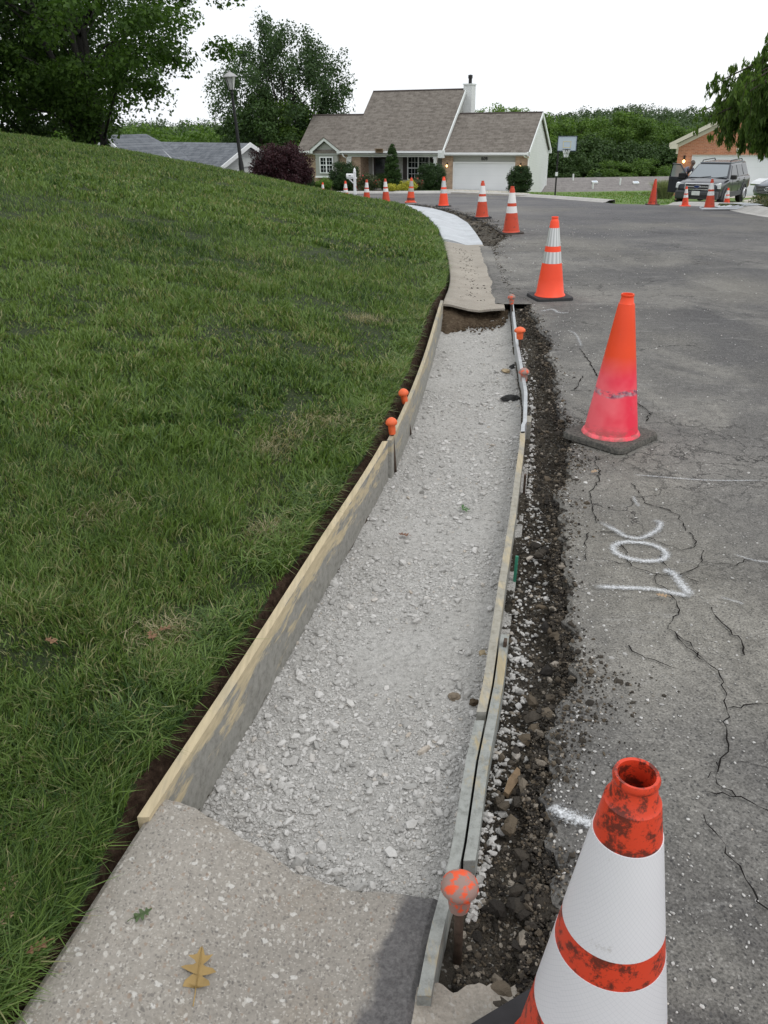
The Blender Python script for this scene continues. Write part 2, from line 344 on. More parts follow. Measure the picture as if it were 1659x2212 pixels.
c = m.mix(m.ramp(q.outputs[0], (.91, 0.), (.95, .7)), c, (.42, .41, .38, 1)); m.col(c); m.bump(g, 1, .03); M['dirt'] = m.m
m = N('brown_soil', .95, .1); p = m.pos(); g = m.noise(38, 6, .7, p)
m.col(m.ramp(g, (.3, (.022, .013, .009)), (.55, (.062, .040, .028)), (.75, (.12, .085, .06)))); m.bump(g, 1, .02); M['soil'] = m.m
m = N('tan_soil', .95, .1); p = m.pos(); g = m.noise(30, 6, .7, p)
m.col(m.ramp(g, (.3, (.045, .030, .020)), (.55, (.10, .075, .05)), (.8, (.17, .14, .10)))); m.bump(g, 1, .02); M['tansoil'] = m.m
m = N('asphalt_clods', .9, .15); r = m.island(); m.col(m.ramp(r, (0., (.022, .020, .018)), (.55, (.060, .052, .042)), (.85, (.11, .088, .062)), (1., (.28, .25, .21)))); m.bump(m.noise(60, 4, .7, m.pos()), .8, .01); M['clod'] = m.m
# timber
def timber(name, fresh, cement, k, ax='y'):
    m = N(name, .75, .2); p = m.pos(); gr = m.noise(6, 5, .6, m.map(p, (14, 1.2, 14), rot=(0, 0, .24)))
    wood = m.mix(1, m.ramp(gr, (.3, tuple(x * .72 for x in fresh)), (.7, fresh)), (1, 1, 1, 1), 'MULTIPLY')
    st = m.noise(11, 5, .7, m.map(p, (1, .35, 2.2), rot=(0, 0, .24)), .3)
    zz = m.sep(p)[2]; low = m.math('MULTIPLY', m.math('SUBTRACT', .09, zz), k[1])
    geo = m.n('NewGeometry'); up = m.ramp(m.sep(geo.outputs['Normal'])[2], (.5, 1.), (.8, k[2]))
    f = m.math('MULTIPLY', m.ramp(m.math('ADD', st, low), (k[0], 0.), (k[0] + .09, .92)), up)
    m.col(m.mix(f, wood, m.ramp(m.noise(38, 5, .75, p), (.3, tuple(x * .55 for x in cement)), (.5, cement), (.75, tuple(x * 1.3 for x in cement))))); m.bump(gr, .3, .003); return m.m
M['board_fresh'] = timber('fresh_form_timber', (.56, .47, .31), (.24, .24, .225), (.52, 1.6, .2))
M['board_dirty'] = timber('used_form_timber', (.46, .40, .28), (.27, .27, .25), (.50, 1.2, .75))
M['board_grey'] = timber('cement_grey_timber', (.40, .34, .22), (.26, .275, .265), (.43, .8, 1))
M['steel'] = plain('galvanised_steel', (.42, .44, .45), .5, .2, 18, .5, .3)
M['rust'] = plain('rusty_steel', (.085, .06, .045), .75, .4, 40, .4, .4, .3)
M['oldwood'] = plain('brown_wood', (.20, .14, .085), .8, .3, 30, .2, 0, .3)
M['capo'] = plain('orange_cap_plastic', (.75, .13, .04), .5, .15, 30)
m = N('mud_splashed_cap', .6, .3); f = m.noise(45, 4, .6, m.pos()); m.col(m.mix(m.ramp(f, (.42, 0.), (.50, .9)), (.75, .10, .035, 1), (.25, .215, .19, 1))); M['capd'] = m.m

# ------------------------------------------------------------------ ground sheet and roads
def ptin(px, py, poly):
    c = np.zeros(px.shape, bool); n = len(poly)
    for i in range(n):
        x1, y1 = poly[i]; x2, y2 = poly[(i + 1) % n]
        k = ((y1 > py) != (y2 > py)); xi = (x2 - x1) * (py - y1) / ((y2 - y1) if y2 != y1 else 1e-9) + x1
        c ^= k & (px < xi)
    return c
def axis_graded(lo, hi, a, b, d, g=1.18):
    mid = list(np.arange(a, b, d)); lft = []; x = a; s = d
    while x > lo: s *= g; x -= s; lft.append(x)
    r = []; x = mid[-1]; s = d
    while x < hi: s *= g; x += s; r.append(x)
    return np.array(lft[::-1] + mid + r)
xs = axis_graded(-900, 900, -32, 34, .45); ys = axis_graded(-60, 1100, -5, 95, .45)
GX, GY = np.meshgrid(xs, ys)
corr = [(x_, y_) for y_, x_ in QXP] + [(-40, 61), (-40, 45)] + [tuple(p_) for p_ in CP[::-1]] + [(-1.1, -6), (8.2, -6)]
inside = ptin(GX, GY, corr); leftside = (GX < CX(np.clip(GY, -2.5, 54)) + .3) & (GY < 56)
GZ = rz(GX, GY) + .04 + .05 * fbm(GX, GY, .25, 3, 9)
far_ = np.clip((GY - 150) / 250, 0, 1); GZ = GZ + far_ * far_ * 6 + np.clip((np.abs(GX) - 60) / 200, 0, 1) * 4
GZ = np.where(inside | leftside, rz(GX, GY) - .34, GZ)
def near_inside():
    a = inside | leftside; b = a.copy(); b[1:] |= a[:-1]; b[:-1] |= a[1:]; b[:, 1:] |= a[:, :-1]; b[:, :-1] |= a[:, 1:]; return b & ~a
GZ = np.where(near_inside(), rz(GX, GY) - .05, GZ)
grid('ground', GX, GY, GZ, M['far'], flip=False); bpy.data.objects['ground']['kind'] = 'structure'

def rows(y0, y1, dn, g):
    o = [y0]; d = dn
    while o[-1] < y1: o.append(o[-1] + d); d *= g
    return np.array(o)
yr = np.concatenate([np.arange(-2, .8, .2), np.arange(.8, 8.2, .018), rows(8.2, 60.6, .04, 1.0105)])
cols = np.concatenate([np.linspace(0, .02, 10) ** 1, .02 + .98 * np.linspace(0, 1, 50)[1:] ** 1.6])
xl = AX(yr); xr = QX(yr); Xr = xl[:, None] + (xr - xl)[:, None] * cols[None]; Yr = np.repeat(yr[:, None], len(cols), 1)
Zr = rz(Xr, Yr) + .008 * fbm(Xr, Yr, .8, 3, 2)
Zr[:, 0] -= .012
sk = np.stack([xl + .012, yr, Zr[:, 0] - .14 * (1 + .2 * vnoise(yr * 20, yr * 0, 4))], -1)
Xr = np.hstack([sk[:, :1], Xr]); Yr = np.hstack([sk[:, 1:2], Yr]); Zr = np.hstack([sk[:, 2:3], Zr])
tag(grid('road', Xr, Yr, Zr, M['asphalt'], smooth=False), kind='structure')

# far kerb ribbon
def ribbon(name, pts, prof, mat, kind='structure', zf=None, parent=None):
    """prof: list of (offset to the right of travel, height)"""
    P_ = np.array(pts, float)[:, :2]; d = np.gradient(P_, axis=0); d /= np.linalg.norm(d, axis=1)[:, None]; nrm = np.stack([d[:, 1], -d[:, 0]], -1)
    X = np.stack([P_[:, 0] + nrm[:, 0] * o for o, h in prof], 1); Y = np.stack([P_[:, 1] + nrm[:, 1] * o for o, h in prof], 1)
    z0 = (zf or rz)(P_[:, 0], P_[:, 1]); Z = np.stack([z0 + h for o, h in prof], 1)
    o = grid(name, X, Y, Z, mat, parent, smooth=False); 
    if kind: o['kind'] = kind
    return o
kc = crom(np.array([(x_, y_) for y_, x_ in QXP if y_ > 9.5]), 8)
kc = kc[(kc[:, 1] < 33) | (kc[:, 1] > 40.5)]
k1 = kc[kc[:, 1] < 33]; k2 = kc[kc[:, 1] > 40]
PROF = [(-.15, -.06), (-.15, .012), (0, .02), (.18, .10), (.45, .12), (.5, -.1)]
M['kerbold'] = M['kerb']
ribbon('kerb', k1, PROF, M['kerb']); ribbon('kerb', k2, PROF, M['kerb'])
# driveways
def patch(name, pts, mat, dz=.075, n=14):
    (a, b, c, d) = [np.array(p_, float) for p_ in pts]; U, V = np.meshgrid(np.linspace(0, 1, n), np.linspace(0, 1, n))
    X = (a[0] * (1 - U) + b[0] * U) * (1 - V) + (d[0] * (1 - U) + c[0] * U) * V; Y = (a[1] * (1 - U) + b[1] * U) * (1 - V) + (d[1] * (1 - U) + c[1] * U) * V
    Z = rz(X, Y) + dz; X = np.hstack([X[:, :1], X, X[:, -1:]]); Y = np.hstack([Y[:, :1], Y, Y[:, -1:]]); Z = np.hstack([Z[:, :1] - .2, Z, Z[:, -1:] - .2])
    X = np.vstack([X[:1], X]); Y = np.vstack([Y[:1], Y]); Z = np.vstack([Z[:1] - .2, Z])
    return tag(grid(name, X, Y, Z, mat, smooth=False), kind='structure')

# ------------------------------------------------------------------ lawn mound
yl = np.concatenate([np.arange(-2.4, 8, .07), rows(8, 54, .08, 1.018)]); yl = yl[yl < 53.9]
so_ = np.concatenate([[0, .03, .07, .12], .12 + .12 * (1.085 ** np.arange(1, 64) - 1) / .085]); so_ = so_[so_ < 46]
jag = .035 * fbm(yl, yl * 0, 3.5, 4, 21, .6)
XL = (CX(yl) - .03 - GAP(yl) + jag)[:, None] - so_[None]; YL = np.repeat(yl[:, None], len(so_), 1); ZL = hill(XL, YL); ZL[:, 0] -= .02
lawn = grid('lawn', XL, YL, ZL, M['lawn'], flip=True); lawn['kind'] = 'structure'
# soil face of the cut between lawn and boards
yb = np.arange(-2.2, 12, .03); t_ = np.linspace(0, 1, 9)
xb0 = CX(yb) - .065 - GAP(yb) + .035 * fbm(yb, yb * 0, 3.5, 4, 21, .6); xb1 = CX(yb) + .012
XB = xb0[:, None] + (xb1 - xb0)[:, None] * (t_[None] ** .7); YB = np.repeat(yb[:, None], 9, 1)
ZB = hill(xb0, yb)[:, None] - .01 - .19 * (t_[None] ** 1.3) + .03 * fbm(XB * 3, YB, 9, 4, 31); XB = XB + .012 * fbm(YB, ZB * 10, 14, 3, 8)
tag(grid('soil_bank', XB, YB, ZB, M['soil'], smooth=False), kind='structure')

# ------------------------------------------------------------------ grass blades
def blades(name, X, Y, Z, h, wd, mat, lean=.6, seed=1, parent=None):
    r = np.random.default_rng(seed); n = len(X); a = r.uniform(0, 2 * pi, n); la = r.uniform(0, 2 * pi, n)
    # neighbouring blades lean alike
    la = 2 * pi * 1.6 * fbm(X, Y, 5.5, 2, 77) + r.normal(0, 1.5, n); L = np.abs(r.normal(lean, .3, n)) * h
    wx, wy = np.cos(a) * wd * .5, np.sin(a) * wd * .5; lx, ly = np.cos(la) * L, np.sin(la) * L
    V = np.empty((n, 5, 3), np.float32)
    V[:, 0] = np.stack([X - wx, Y - wy, Z], -1); V[:, 1] = np.stack([X + wx, Y + wy, Z], -1)
    V[:, 2] = np.stack([X + lx * .35 + wx * .85, Y + ly * .35 + wy * .85, Z + h * .6], -1); V[:, 3] = np.stack([X + lx * .35 - wx * .85, Y + ly * .35 - wy * .85, Z + h * .6], -1)
    V[:, 4] = np.stack([X + lx, Y + ly, Z + h * np.clip(1.05 - .25 * (L / h) ** 2, .4, 1)], -1)
    b = np.arange(n)[:, None] * 5
    return raw(name, V, [b + np.array([[0, 1, 2, 3]]), b + np.array([[3, 2, 4]])], mat, parent, True)
def scatter_lawn(N_, y0, y1, wmax, seed, edge=.0):
    r = np.random.default_rng(seed); u = r.uniform(0, 1, N_ * 3)
    y = y0 * (y1 / y0) ** u if y0 > 0 else r.uniform(y0, y1, N_ * 3)
    x = r.uniform(-1, 0, len(y)) * wmax(y) + CX(y) - .03 + edge
    keep = np.abs(x) < np.abs(y) * .62 + .9; keep &= x < CX(y) - .025 - GAP(y) + .035 * fbm(y, y * 0, 3.5, 4, 21, .6); x = x[keep][:N_]; y = y[keep][:N_]
    return x, y
X1, Y1, H1, W1 = [], [], [], []
for (N_, a_, b_, wm, hh, ww, sd_) in ((170000, .55, 3.2, lambda y: 1.0 + .62 * y + .3, .043, .0036, 1), (180000, 3.2, 9, lambda y: .9 + .62 * y, .043, .0062, 2), (160000, 9, 26, lambda y: 1.5 + .62 * y, .050, .015, 3), (16000, 26, 34, lambda y: 10 + 0 * y, .06, .03, 4)):
    x, y = scatter_lawn(N_, a_, b_, wm, sd_); d = 1.0 * fbm(x, y, 2.2, 3, 41) + .7 * fbm(x, y, 8.5, 2, 43)
    thin = np.random.default_rng(sd_ + 50).uniform(0, 1, len(x)) < np.clip(.95 + d * 1.2, .5, 1); x, y, d = x[thin], y[thin], d[thin]
    X1.append(x); Y1.append(y); H1.append(hh * (1 + 1.0 * d) * np.random.default_rng(sd_).uniform(.5, 1.35, len(x))); W1.append(np.full(len(x), ww) * np.random.default_rng(sd_ + 9).uniform(.6, 1.4, len(x)))
X1 = np.concatenate(X1); Y1 = np.concatenate(Y1); H1 = np.clip(np.concatenate(H1), .012, .12); W1 = np.concatenate(W1)
tag(blades('grass', X1, Y1, hill(X1, Y1) - .005, H1, W1, M['grass'], .62), kind='stuff')
# shaggier, partly dry fringe hanging over the cut edge
r = np.random.default_rng(5); ye = .55 * (14 / .55) ** r.uniform(0, 1, 26000); xe = CX(ye) - .02 - GAP(ye) - np.abs(r.normal(0, .08, len(ye)))
kp = fbm(ye, xe * 0, 2.2, 3, 61) > -.25; ye, xe = ye[kp], xe[kp]
tag(blades('edge_grass', xe, ye, hill(xe, ye) - .01, r.uniform(.03, .085, len(xe)), .0032 + .0006 * ye, M['grass'], 1.1, 6), kind='stuff')
cl = [(-.62, 1.95, .10), (-.42, 2.62, .09), (-.75, 1.25, .10), (-.85, 1.05, .12), (-.98, .85, .12), (-.40, 3.5, .16), (-.28, 3.75, .14), (-.55, 3.35, .12), (-1.6, 3.6, .2), (-1.4, 2.2, .12), (-1.0, 2.6, .12), (-2.3, 4.4, .25), (-.1, 5.9, .15), (-1.2, 6.5, .3)]
xd = np.concatenate([r.normal(c_[0], c_[2] * .55, 420) for c_ in cl]); yd = np.concatenate([r.normal(c_[1], c_[2] * .5, 420) for c_ in cl]); kp = xd < CX(yd) - .06; xd, yd = xd[kp], yd[kp]
tag(blades('dry_grass', xd, yd, hill(xd, yd) - .004, r.uniform(.02, .065, len(xd)), .0032, M['drygrass'], 1.1, 7), kind='stuff')

# ------------------------------------------------------------------ trench: gravel bed, dirt strip, slabs
def bedz(x, y):
    L = CX(y); R_ = RX(y); u = np.clip((x - L) / (R_ - L), 0, 1.1)
    return rz(x, y) - .105 - .03 * np.sin(np.clip(u, 0, 1) * pi) + .02 * np.clip(u, 0, 1) + .022 * fbm(x, y, 3.2, 3, 13) + .007 * fbm(x, y, 26, 3, 14)
yg = np.arange(1.0, 7.7, .012); ug = np.linspace(-.02, 1.06, 84)
XG = CX(yg)[:, None] + (RX(yg) - CX(yg))[:, None] * ug[None]; YG = np.repeat(yg[:, None], len(ug), 1)
tag(grid('gravel_bed', XG, YG, bedz(XG, YG), M['dust'], smooth=False), kind='structure')
ICO = None
def rocks(name, X, Y, Z, size, mat, flat=.62, seed=1, kind='stuff', parent=None, tet=False):
    r = np.random.default_rng(seed)
    bm = bmesh.new(); bmesh.ops.create_icosphere(bm, subdivisions=1, radius=1); bv = np.array([v.co[:] for v in bm.verts]); bf = np.array([[v.index for v in f.verts] for f in bm.faces]); bm.free()
    n = len(X); V = bv[None] * r.uniform(.62, 1.12, (n, len(bv), 1)); 
    V = V * np.stack([r.uniform(.8, 1.35, n), r.uniform(.6, 1.0, n), r.uniform(.4, .8, n)], -1)[:, None, :]
    a = r.uniform(0, 2 * pi, n); b = r.normal(0, .5, n)
    ca, sa, cb, sb = np.cos(a), np.sin(a), np.cos(b), np.sin(b)
    x, y, z = V[..., 0], V[..., 1], V[..., 2]
    y, z = y * cb[:, None] - z * sb[:, None], y * sb[:, None] + z * cb[:, None]; x, y = x * ca[:, None] - y * sa[:, None], x * sa[:, None] + y * ca[:, None]
    V = np.stack([x, y, z], -1) * np.asarray(size)[:, None, None] + np.stack([X, Y, Z], -1)[:, None, :]
    o = raw(name, V, bf[None] + (np.arange(n) * len(bv))[:, None, None] if False else (bf[None] + (np.arange(n) * len(bv))[:, None, None]).reshape(-1, 3), mat, parent, False)
    if kind: o['kind'] = kind
    return o
r = np.random.default_rng(17); n = 70000
yy = 1.02 * (7.6 / 1.02) ** (r.uniform(0, 1, n) ** 1.05); uu = r.uniform(.0, 1.04, n)
cl_ = fbm(uu * .8 + 0 * yy, yy, 2.3, 3, 19) + .55 * np.abs(uu - .5) + .12 * np.clip(2.2 - yy, -1, 1)
kp = r.uniform(0, 1, n) < np.clip(.36 + cl_ * 1.5, .07, 1); yy, uu = yy[kp], uu[kp]
xx = CX(yy) + .01 + (RX(yy) - CX(yy)) * uu; sz = np.exp(r.normal(-5.85, .50, len(xx))) * (1 + .04 * yy); big_ = r.uniform(0, 1, len(xx)) < .010; sz = np.where(big_, r.uniform(.011, .02, len(xx)), sz); sz = np.clip(sz, .002, .022)
ed = .19 + .05 * 0 # keep stones clear of the near slab
kp = yy > 1.36 - .30 * (xx + .5) + .10 * (xx + .2) ** 2 * 0 + .0
xx, yy, sz = xx[kp], yy[kp], sz[kp]
rocks('gravel', xx, yy, bedz(xx, yy) + sz * .25, sz, M['stone'], seed=3)
# dirt strip between right form and asphalt
def dirtz(x, y):
    return rz(x, y) - .075 + .05 * fbm(x, y, 5, 4, 23) + .02 * fbm(x, y, 22, 3, 24)
yd_ = np.arange(.3, 8.3, .014); ud = np.linspace(0, 1, 46); xa = RX(yd_) - .01; xa2 = AX(yd_) + .08; xa = np.where(yd_ > 7.9, np.maximum(xa, OR(yd_) - .02), xa)
XD = xa[:, None] + (xa2 - xa)[:, None] * ud[None]; YD = np.repeat(yd_[:, None], 46, 1)
tag(grid('dirt_strip', XD, YD, np.minimum(dirtz(XD, YD), rz(XD, YD) - .012 - .02 * (ud[None] > .8)), M['dirt'], smooth=False), kind='structure')
yd2 = np.concatenate([np.arange(8.3, 14, .05), rows(14, 52, .08, 1.02)]); xa = OR(yd2) - .06; xa2 = AX(yd2) + .12; xa2 = np.maximum(xa2, xa + .15)
XD = xa[:, None] + (xa2 - xa)[:, None] * ud[None]; YD = np.repeat(yd2[:, None], 46, 1)
tag(grid('dirt_strip', XD, YD, np.minimum(dirtz(XD, YD) + .03, rz(XD, YD) - .01), M['dirt'], smooth=False), kind='structure')
n = 20000; r = np.random.default_rng(23); yy = .7 * (7.9 / .7) ** r.uniform(0, 1, n); uu = r.beta(1, 1, n); xx = RX(yy) + .04 + (AX(yy) - RX(yy) - .03) * uu
zz = np.minimum(dirtz(xx, yy), rz(xx, yy) - .012); sz = np.clip(np.exp(r.normal(-5.75, .5, n)), .0015, .022)
kp = (zz + sz * .3 < rz(xx, yy) + .01) & (AX(yy) - RX(yy) > .05); rocks('rubble', xx[kp], yy[kp], zz[kp] + sz[kp] * .25, sz[kp], M['clod'], seed=5)
n = 260; yb_ = .9 * (7.6 / .9) ** r.uniform(0, 1, n); xb_ = AX(yb_) - np.abs(r.normal(0, .05, n)) - .01; kb = xb_ > RX(yb_) + .05; xb_, yb_ = xb_[kb], yb_[kb]; sb_ = r.uniform(.008, .026, len(xb_))
rocks('asphalt_chunks', xb_, yb_, rz(xb_, yb_) - .035 + .3 * sb_, sb_, M['clod'], seed=21)
# pale stones spilt on the road side of the form, in drifts
n = 1300; yy = 1.15 * (6.0 / 1.15) ** r.uniform(0, 1, n); wv = np.clip(.035 - .02 * (yy > 3.8) + .20 * np.maximum(fbm(yy, yy * 0, 1.3, 2, 71), -.3) + .16 * np.exp(-((yy - 2.75) / .45) ** 2), .02, .3)
xx = RX(yy) + .045 + np.abs(r.normal(0, 1, n)) * wv * .55; kp = xx < AX(yy) - .01; xx, yy = xx[kp], yy[kp]; sz = np.clip(np.exp(r.normal(-5.2, .45, len(xx))), .002, .018)
rocks('spilt_gravel', xx, yy, np.minimum(dirtz(xx, yy), rz(xx, yy) - .012) + sz * .5, sz, M['stone'], seed=8)
n = 1400; yy = rows(8, 9, 1, 1)[:1].repeat(n) * 0 + 8 + 24 * r.uniform(0, 1, n) ** 1.2; xx = OR(yy) + .03 + (AX(yy) - OR(yy) + .15) * r.uniform(0, 1, n); sz = np.clip(np.exp(r.normal(-4.2, .5, n)), .005, .05)
rocks('roadside_rubble', xx, yy, np.minimum(dirtz(xx, yy) + .03, rz(xx, yy) - .01) + sz * .35, sz, M['clod'], seed=9)
# crumbs of dark soil and asphalt dragged over the broken edge
n = 16000; yy = .9 * (26 / .9) ** r.uniform(0, 1, n); kq = fbm(yy, yy * 0, 2.4, 3, 101); xx = AX(yy) - .05 + np.abs(r.normal(0, 1, n)) * (.03 + .14 * np.clip(kq + .1, 0, .6)) * (1 + .05 * yy); sz = np.clip(np.exp(r.normal(-5.9, .55, n)) * (1 + .06 * yy), .001, .016)
rocks('edge_crumbs', xx, yy, np.where(xx > AX(yy), rz(xx, yy) + .002, rz(xx, yy) - .03 + .02 * r.uniform(0, 1, n)), sz, M['clod'], seed=14)
# loose grit on the asphalt
n = 2600; yy = .9 * (16 / .9) ** r.uniform(0, 1, n); xx = AX(yy) + .02 + np.abs(r.normal(0, 1, n)) ** 1.6 * (.25 + .1 * yy); sz = np.clip(np.exp(r.normal(-6.0, .4, n)) * (1 + .12 * yy), .001, .012)
rocks('road_grit', xx, yy, rz(xx, yy) + .001, sz, M['stone'], seed=10)

# near slab: old rolled kerb section with a broken far edge
SE = poly1([(-.60, 1.40), (-.55, 1.38), (-.44, 1.34), (-.28, 1.26), (-.18, 1.225), (-.08, 1.20), (.0, 1.185), (.09, 1.175), (.14, 1.17)])
us = np.linspace(0, 1, 60); ts = np.linspace(0, 1, 70)
SLx = lambda y: CX(y) - .0; SRx = lambda y: RX(np.clip(y, .5, 9)) - .018 + np.where(np.asarray(y) < .5, (np.asarray(y) - .5) * .26, 0)
def slab(name, yN, yF, lx, rx, prof, mat, edge_noise=.012, thick=.16, tilt=None, nt_=70):
    n_ = 60; U = np.linspace(0, 1, n_); Tt = np.linspace(0, 1, nt_); X = np.zeros((nt_, n_)); Y = np.zeros((nt_, n_))
    for i, t in enumerate(Tt):
        for j, u in enumerate(U):
            yf = yF(u) + edge_noise * float(fbm(np.array([u * 1.0]), np.array([.0]), 14, 4, 91)[0]); y = yN(u) + (yf - yN(u)) * t
            X[i, j] = lx(y) + (rx(y) - lx(y)) * u; Y[i, j] = y
    Z = rz(X, Y) + np.interp(U, [p_[0] for p_ in prof], [p_[1] for p_ in prof])[None] + .003 * fbm(X, Y, 6, 3, 55)
    def skirt(a, dx, dy, dz): return a[0] + dx, a[1] + dy, a[2] - dz
    Zt = Z.copy(); Zt[-1] -= .006; Zt[0] -= .006; Zt[:, 0] -= .006; Zt[:, -1] -= .006
    X = np.vstack([X[:1], X, X[-1:]]); Y = np.vstack([Y[:1], Y, Y[-1:] - .01]); Zt = np.vstack([Zt[:1] - thick, Zt, Zt[-1:] - thick])
    X = np.hstack([X[:, :1], X, X[:, -1:]]); Y = np.hstack([Y[:, :1], Y, Y[:, -1:]]); Zt = np.hstack([Zt[:, :1] - thick, Zt, Zt[:, -1:] - thick])
    return tag(grid(name, X, Y, Zt, mat, smooth=False), kind='structure')
def SEu(u):
    xx_ = -.55 + .66 * u; return float(SE(-9)) if False else float(np.interp(xx_, [-.60, -.55, -.44, -.28, -.18, -.08, 0, .09, .14], [1.385, 1.37, 1.34, 1.262, 1.225, 1.20, 1.185, 1.172, 1.165]))
KP = [(0, .085), (.12, .082), (.3, .055), (.55, .005), (.75, -.012), (1, .0)]
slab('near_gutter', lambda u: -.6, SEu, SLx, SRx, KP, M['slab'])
slab('old_gutter', lambda u: 7.06 + .008 * sin(u * 11) - .07 * (1 - abs(u - .4) * 2), lambda u: 12.1, lambda y: CX(y) + .02, lambda y: OR(y), [(0, .055), (.12, .052), (.35, .028), (.6, .0), (1, .006)], M['oldgutter'], .03, .018)
slab('new_gutter', lambda u: 12.13, lambda u: 49, lambda y: CX(y) + .02, lambda y: OR(y), KP, M['newcon'], 0, .12, nt_=160)
# tarry asphalt lip left on the gutter's road side
yt = np.arange(7.2, 11.8, .03); e_ = .05 * fbm(yt, yt * 0, 2, 3, 33)
XT = np.stack([OR(yt) - .09 + e_, OR(yt) - .05, OR(yt) - .02, AX(yt) + .05], 1); YT = np.repeat(yt[:, None], 4, 1) + (.12 * fbm(XT * 6, XT * 0, 1.5, 4, 7)) * np.clip((7.8 - yt) / .6, 0, 1)[:, None]
tag(grid('asphalt_lip', XT, YT, rz(XT, YT) + np.array([[.0, .012, .010, -.0]]) + .002 * fbm(XT, YT, 9, 3, 3), M['asphalt'], smooth=False), kind='structure')
# broken flag of old gutter beyond the near end of the grey board
U_, V_ = np.meshgrid(np.linspace(0, 1, 40), np.linspace(0, 1, 40)); XF = .085 + .33 * V_ * .25 + (.30 + .05 * V_) * U_; XF = .02 + (.30 - .0 * V_) * U_ + .30 * (V_ - .3) * .8; YF = .35 + (.63 + .05 * U_ + .04 * fbm(U_ * 4, U_, 1.7, 4, 2)) * V_
XF = RX(np.clip(YF, .5, 9)) - .02 + np.where(YF < .5, (YF - .5) * .26, 0) + .30 * U_; ZF = rz(XF, YF) - .006 - .03 * U_ - .06 * (V_ > .99) + .004 * fbm(XF, YF, 9, 3, 6); tag(grid('gutter_fragment', XF, YF, ZF, M['oldgutter'], smooth=False), kind='structure')
# sloping soil face below the far slab
U_, V_ = np.meshgrid(np.linspace(0, 1, 60), np.linspace(0, 1, 20)); yF = 7.22 - .58 * V_ + .08 * fbm(U_ * 3, V_, 3, 3, 5) * V_
XF = (CX(yF) + .015) * (1 - U_) + (RX(np.clip(yF, .5, 7.9)) - .02) * U_; ZF = rz(XF, yF) + np.interp(U_, [p_[0] for p_ in KP], [p_[1] for p_ in KP]) - .035 - .17 * V_ ** .85 + .02 * fbm(XF, yF, 14, 3, 6)
tag(grid('cut_bank', XF, yF, np.maximum(ZF, bedz(XF, yF) - .005), M['tansoil'], smooth=False, flip=True), kind='structure')
n = 500; uu = r.uniform(.05, .95, n); yy = 7.05 - np.abs(r.normal(0, .14, n)) - .05; xx = CX(yy) + .03 + (RX(yy) - CX(yy) - .05) * uu; sz = r.uniform(.006, .02, n)
rocks('crumbled_soil', xx, yy, bedz(xx, yy) + sz * .3 + .01, sz, M['tansoil'], seed=12)
# debris on the old gutter
n = 160; yy = r.uniform(7.4, 11.5, n); uu = np.clip(r.normal(.45, .12, n), .1, .9); xx = CX(yy) + (OR(yy) - CX(yy)) * uu; sz = r.uniform(.004, .014, n)
rocks('gutter_debris', xx, yy, rz(xx, yy) + np.interp(uu, [0, .12, .35, .6, 1], [.055, .052, .028, 0, .006]) + sz * .1, sz, M['dirt'], seed=13)
for (x_, y_, s_) in ((1.22, 13.8, .05), (1.18, 13.9, .035), (1.05, 12.25, .04)): pass

# ------------------------------------------------------------------ form boards
def board(name, label, ys, xf, zt, hgt, th, mat, side=1, group=None):
    """plank bent along a curve: top at zt above grade, thickness th to the given side"""
    o = []; n = len(ys); X = xf(ys); Z = rz(X, ys) + zt
    V = np.empty((n, 4, 3)); V[:, 0] = np.stack([X, ys, Z], -1); V[:, 1] = np.stack([X + th * side, ys, Z], -1); V[:, 2] = V[:, 1] - [0, 0, hgt]; V[:, 3] = V[:, 0] - [0, 0, hgt]
    I = np.arange(n * 4).reshape(n, 4); J = np.roll(I, -1, 1)
    f = np.stack([I[:-1], J[:-1], J[1:], I[1:]], -1).reshape(-1, 4); ob = raw(name, V, [f, np.array([[0, 1, 2, 3], [I[-1, 3], I[-1, 2], I[-1, 1], I[-1, 0]]])], mat)
    return tag(ob, label, 'form board', group)
FG = 'timber form boards along the trench'
board('form_board', 'long fresh yellow form board against the lawn, grey cement stain along its face', np.arange(1.30, 3.62, .06), lambda y: CX(y) - .012, .098, .2, .026, M['board_fresh'], 1, FG)
board('form_board', 'weathered form board on the lawn side from the two capped stakes to the old gutter', np.arange(3.60, 7.02, .06), lambda y: CX(y) + .006, .094, .2, .022, M['board_dirty'], 1, FG)
board('form_board', 'cement-grey form board beside the near gutter slab, under the nearest orange stake cap', np.arange(.94, 1.72, .05), lambda y: RX(y) - .014, .022, .13, .026, M['board_grey'], 1, FG)
board('form_board', 'short grey splice board doubled against the outside of the right-hand forms', np.arange(1.24, 2.10, .05), lambda y: RX(y) + .018, .020, .12, .026, M['board_grey'], 1, FG)
board('form_board', 'yellowish form board with dirty worn top on the road side of the gravel', np.arange(1.722, 3.9, .06), lambda y: RX(y) - .014, .024, .13, .026, M['board_dirty'], 1, FG)
board('form_board', 'slim pale grey form along the far road side of the gravel', np.arange(3.86, 7.6, .06), lambda y: RX(y) - .010 + .01 * (y > 4), .024, .11, .020, M['steel'], 1, FG)
wb = MB(); wb.box(-.014, .014, -.05, .05, -.12, .0, bev=.002); o = wb.build('wood_block', M['board_dirty']); o.location = (RX(4.1) + .03, 4.1, .015); o.rotation_euler[2] = -.2
tag(o, 'small wooden block nailed to the outside of the right-hand form', 'wood block')

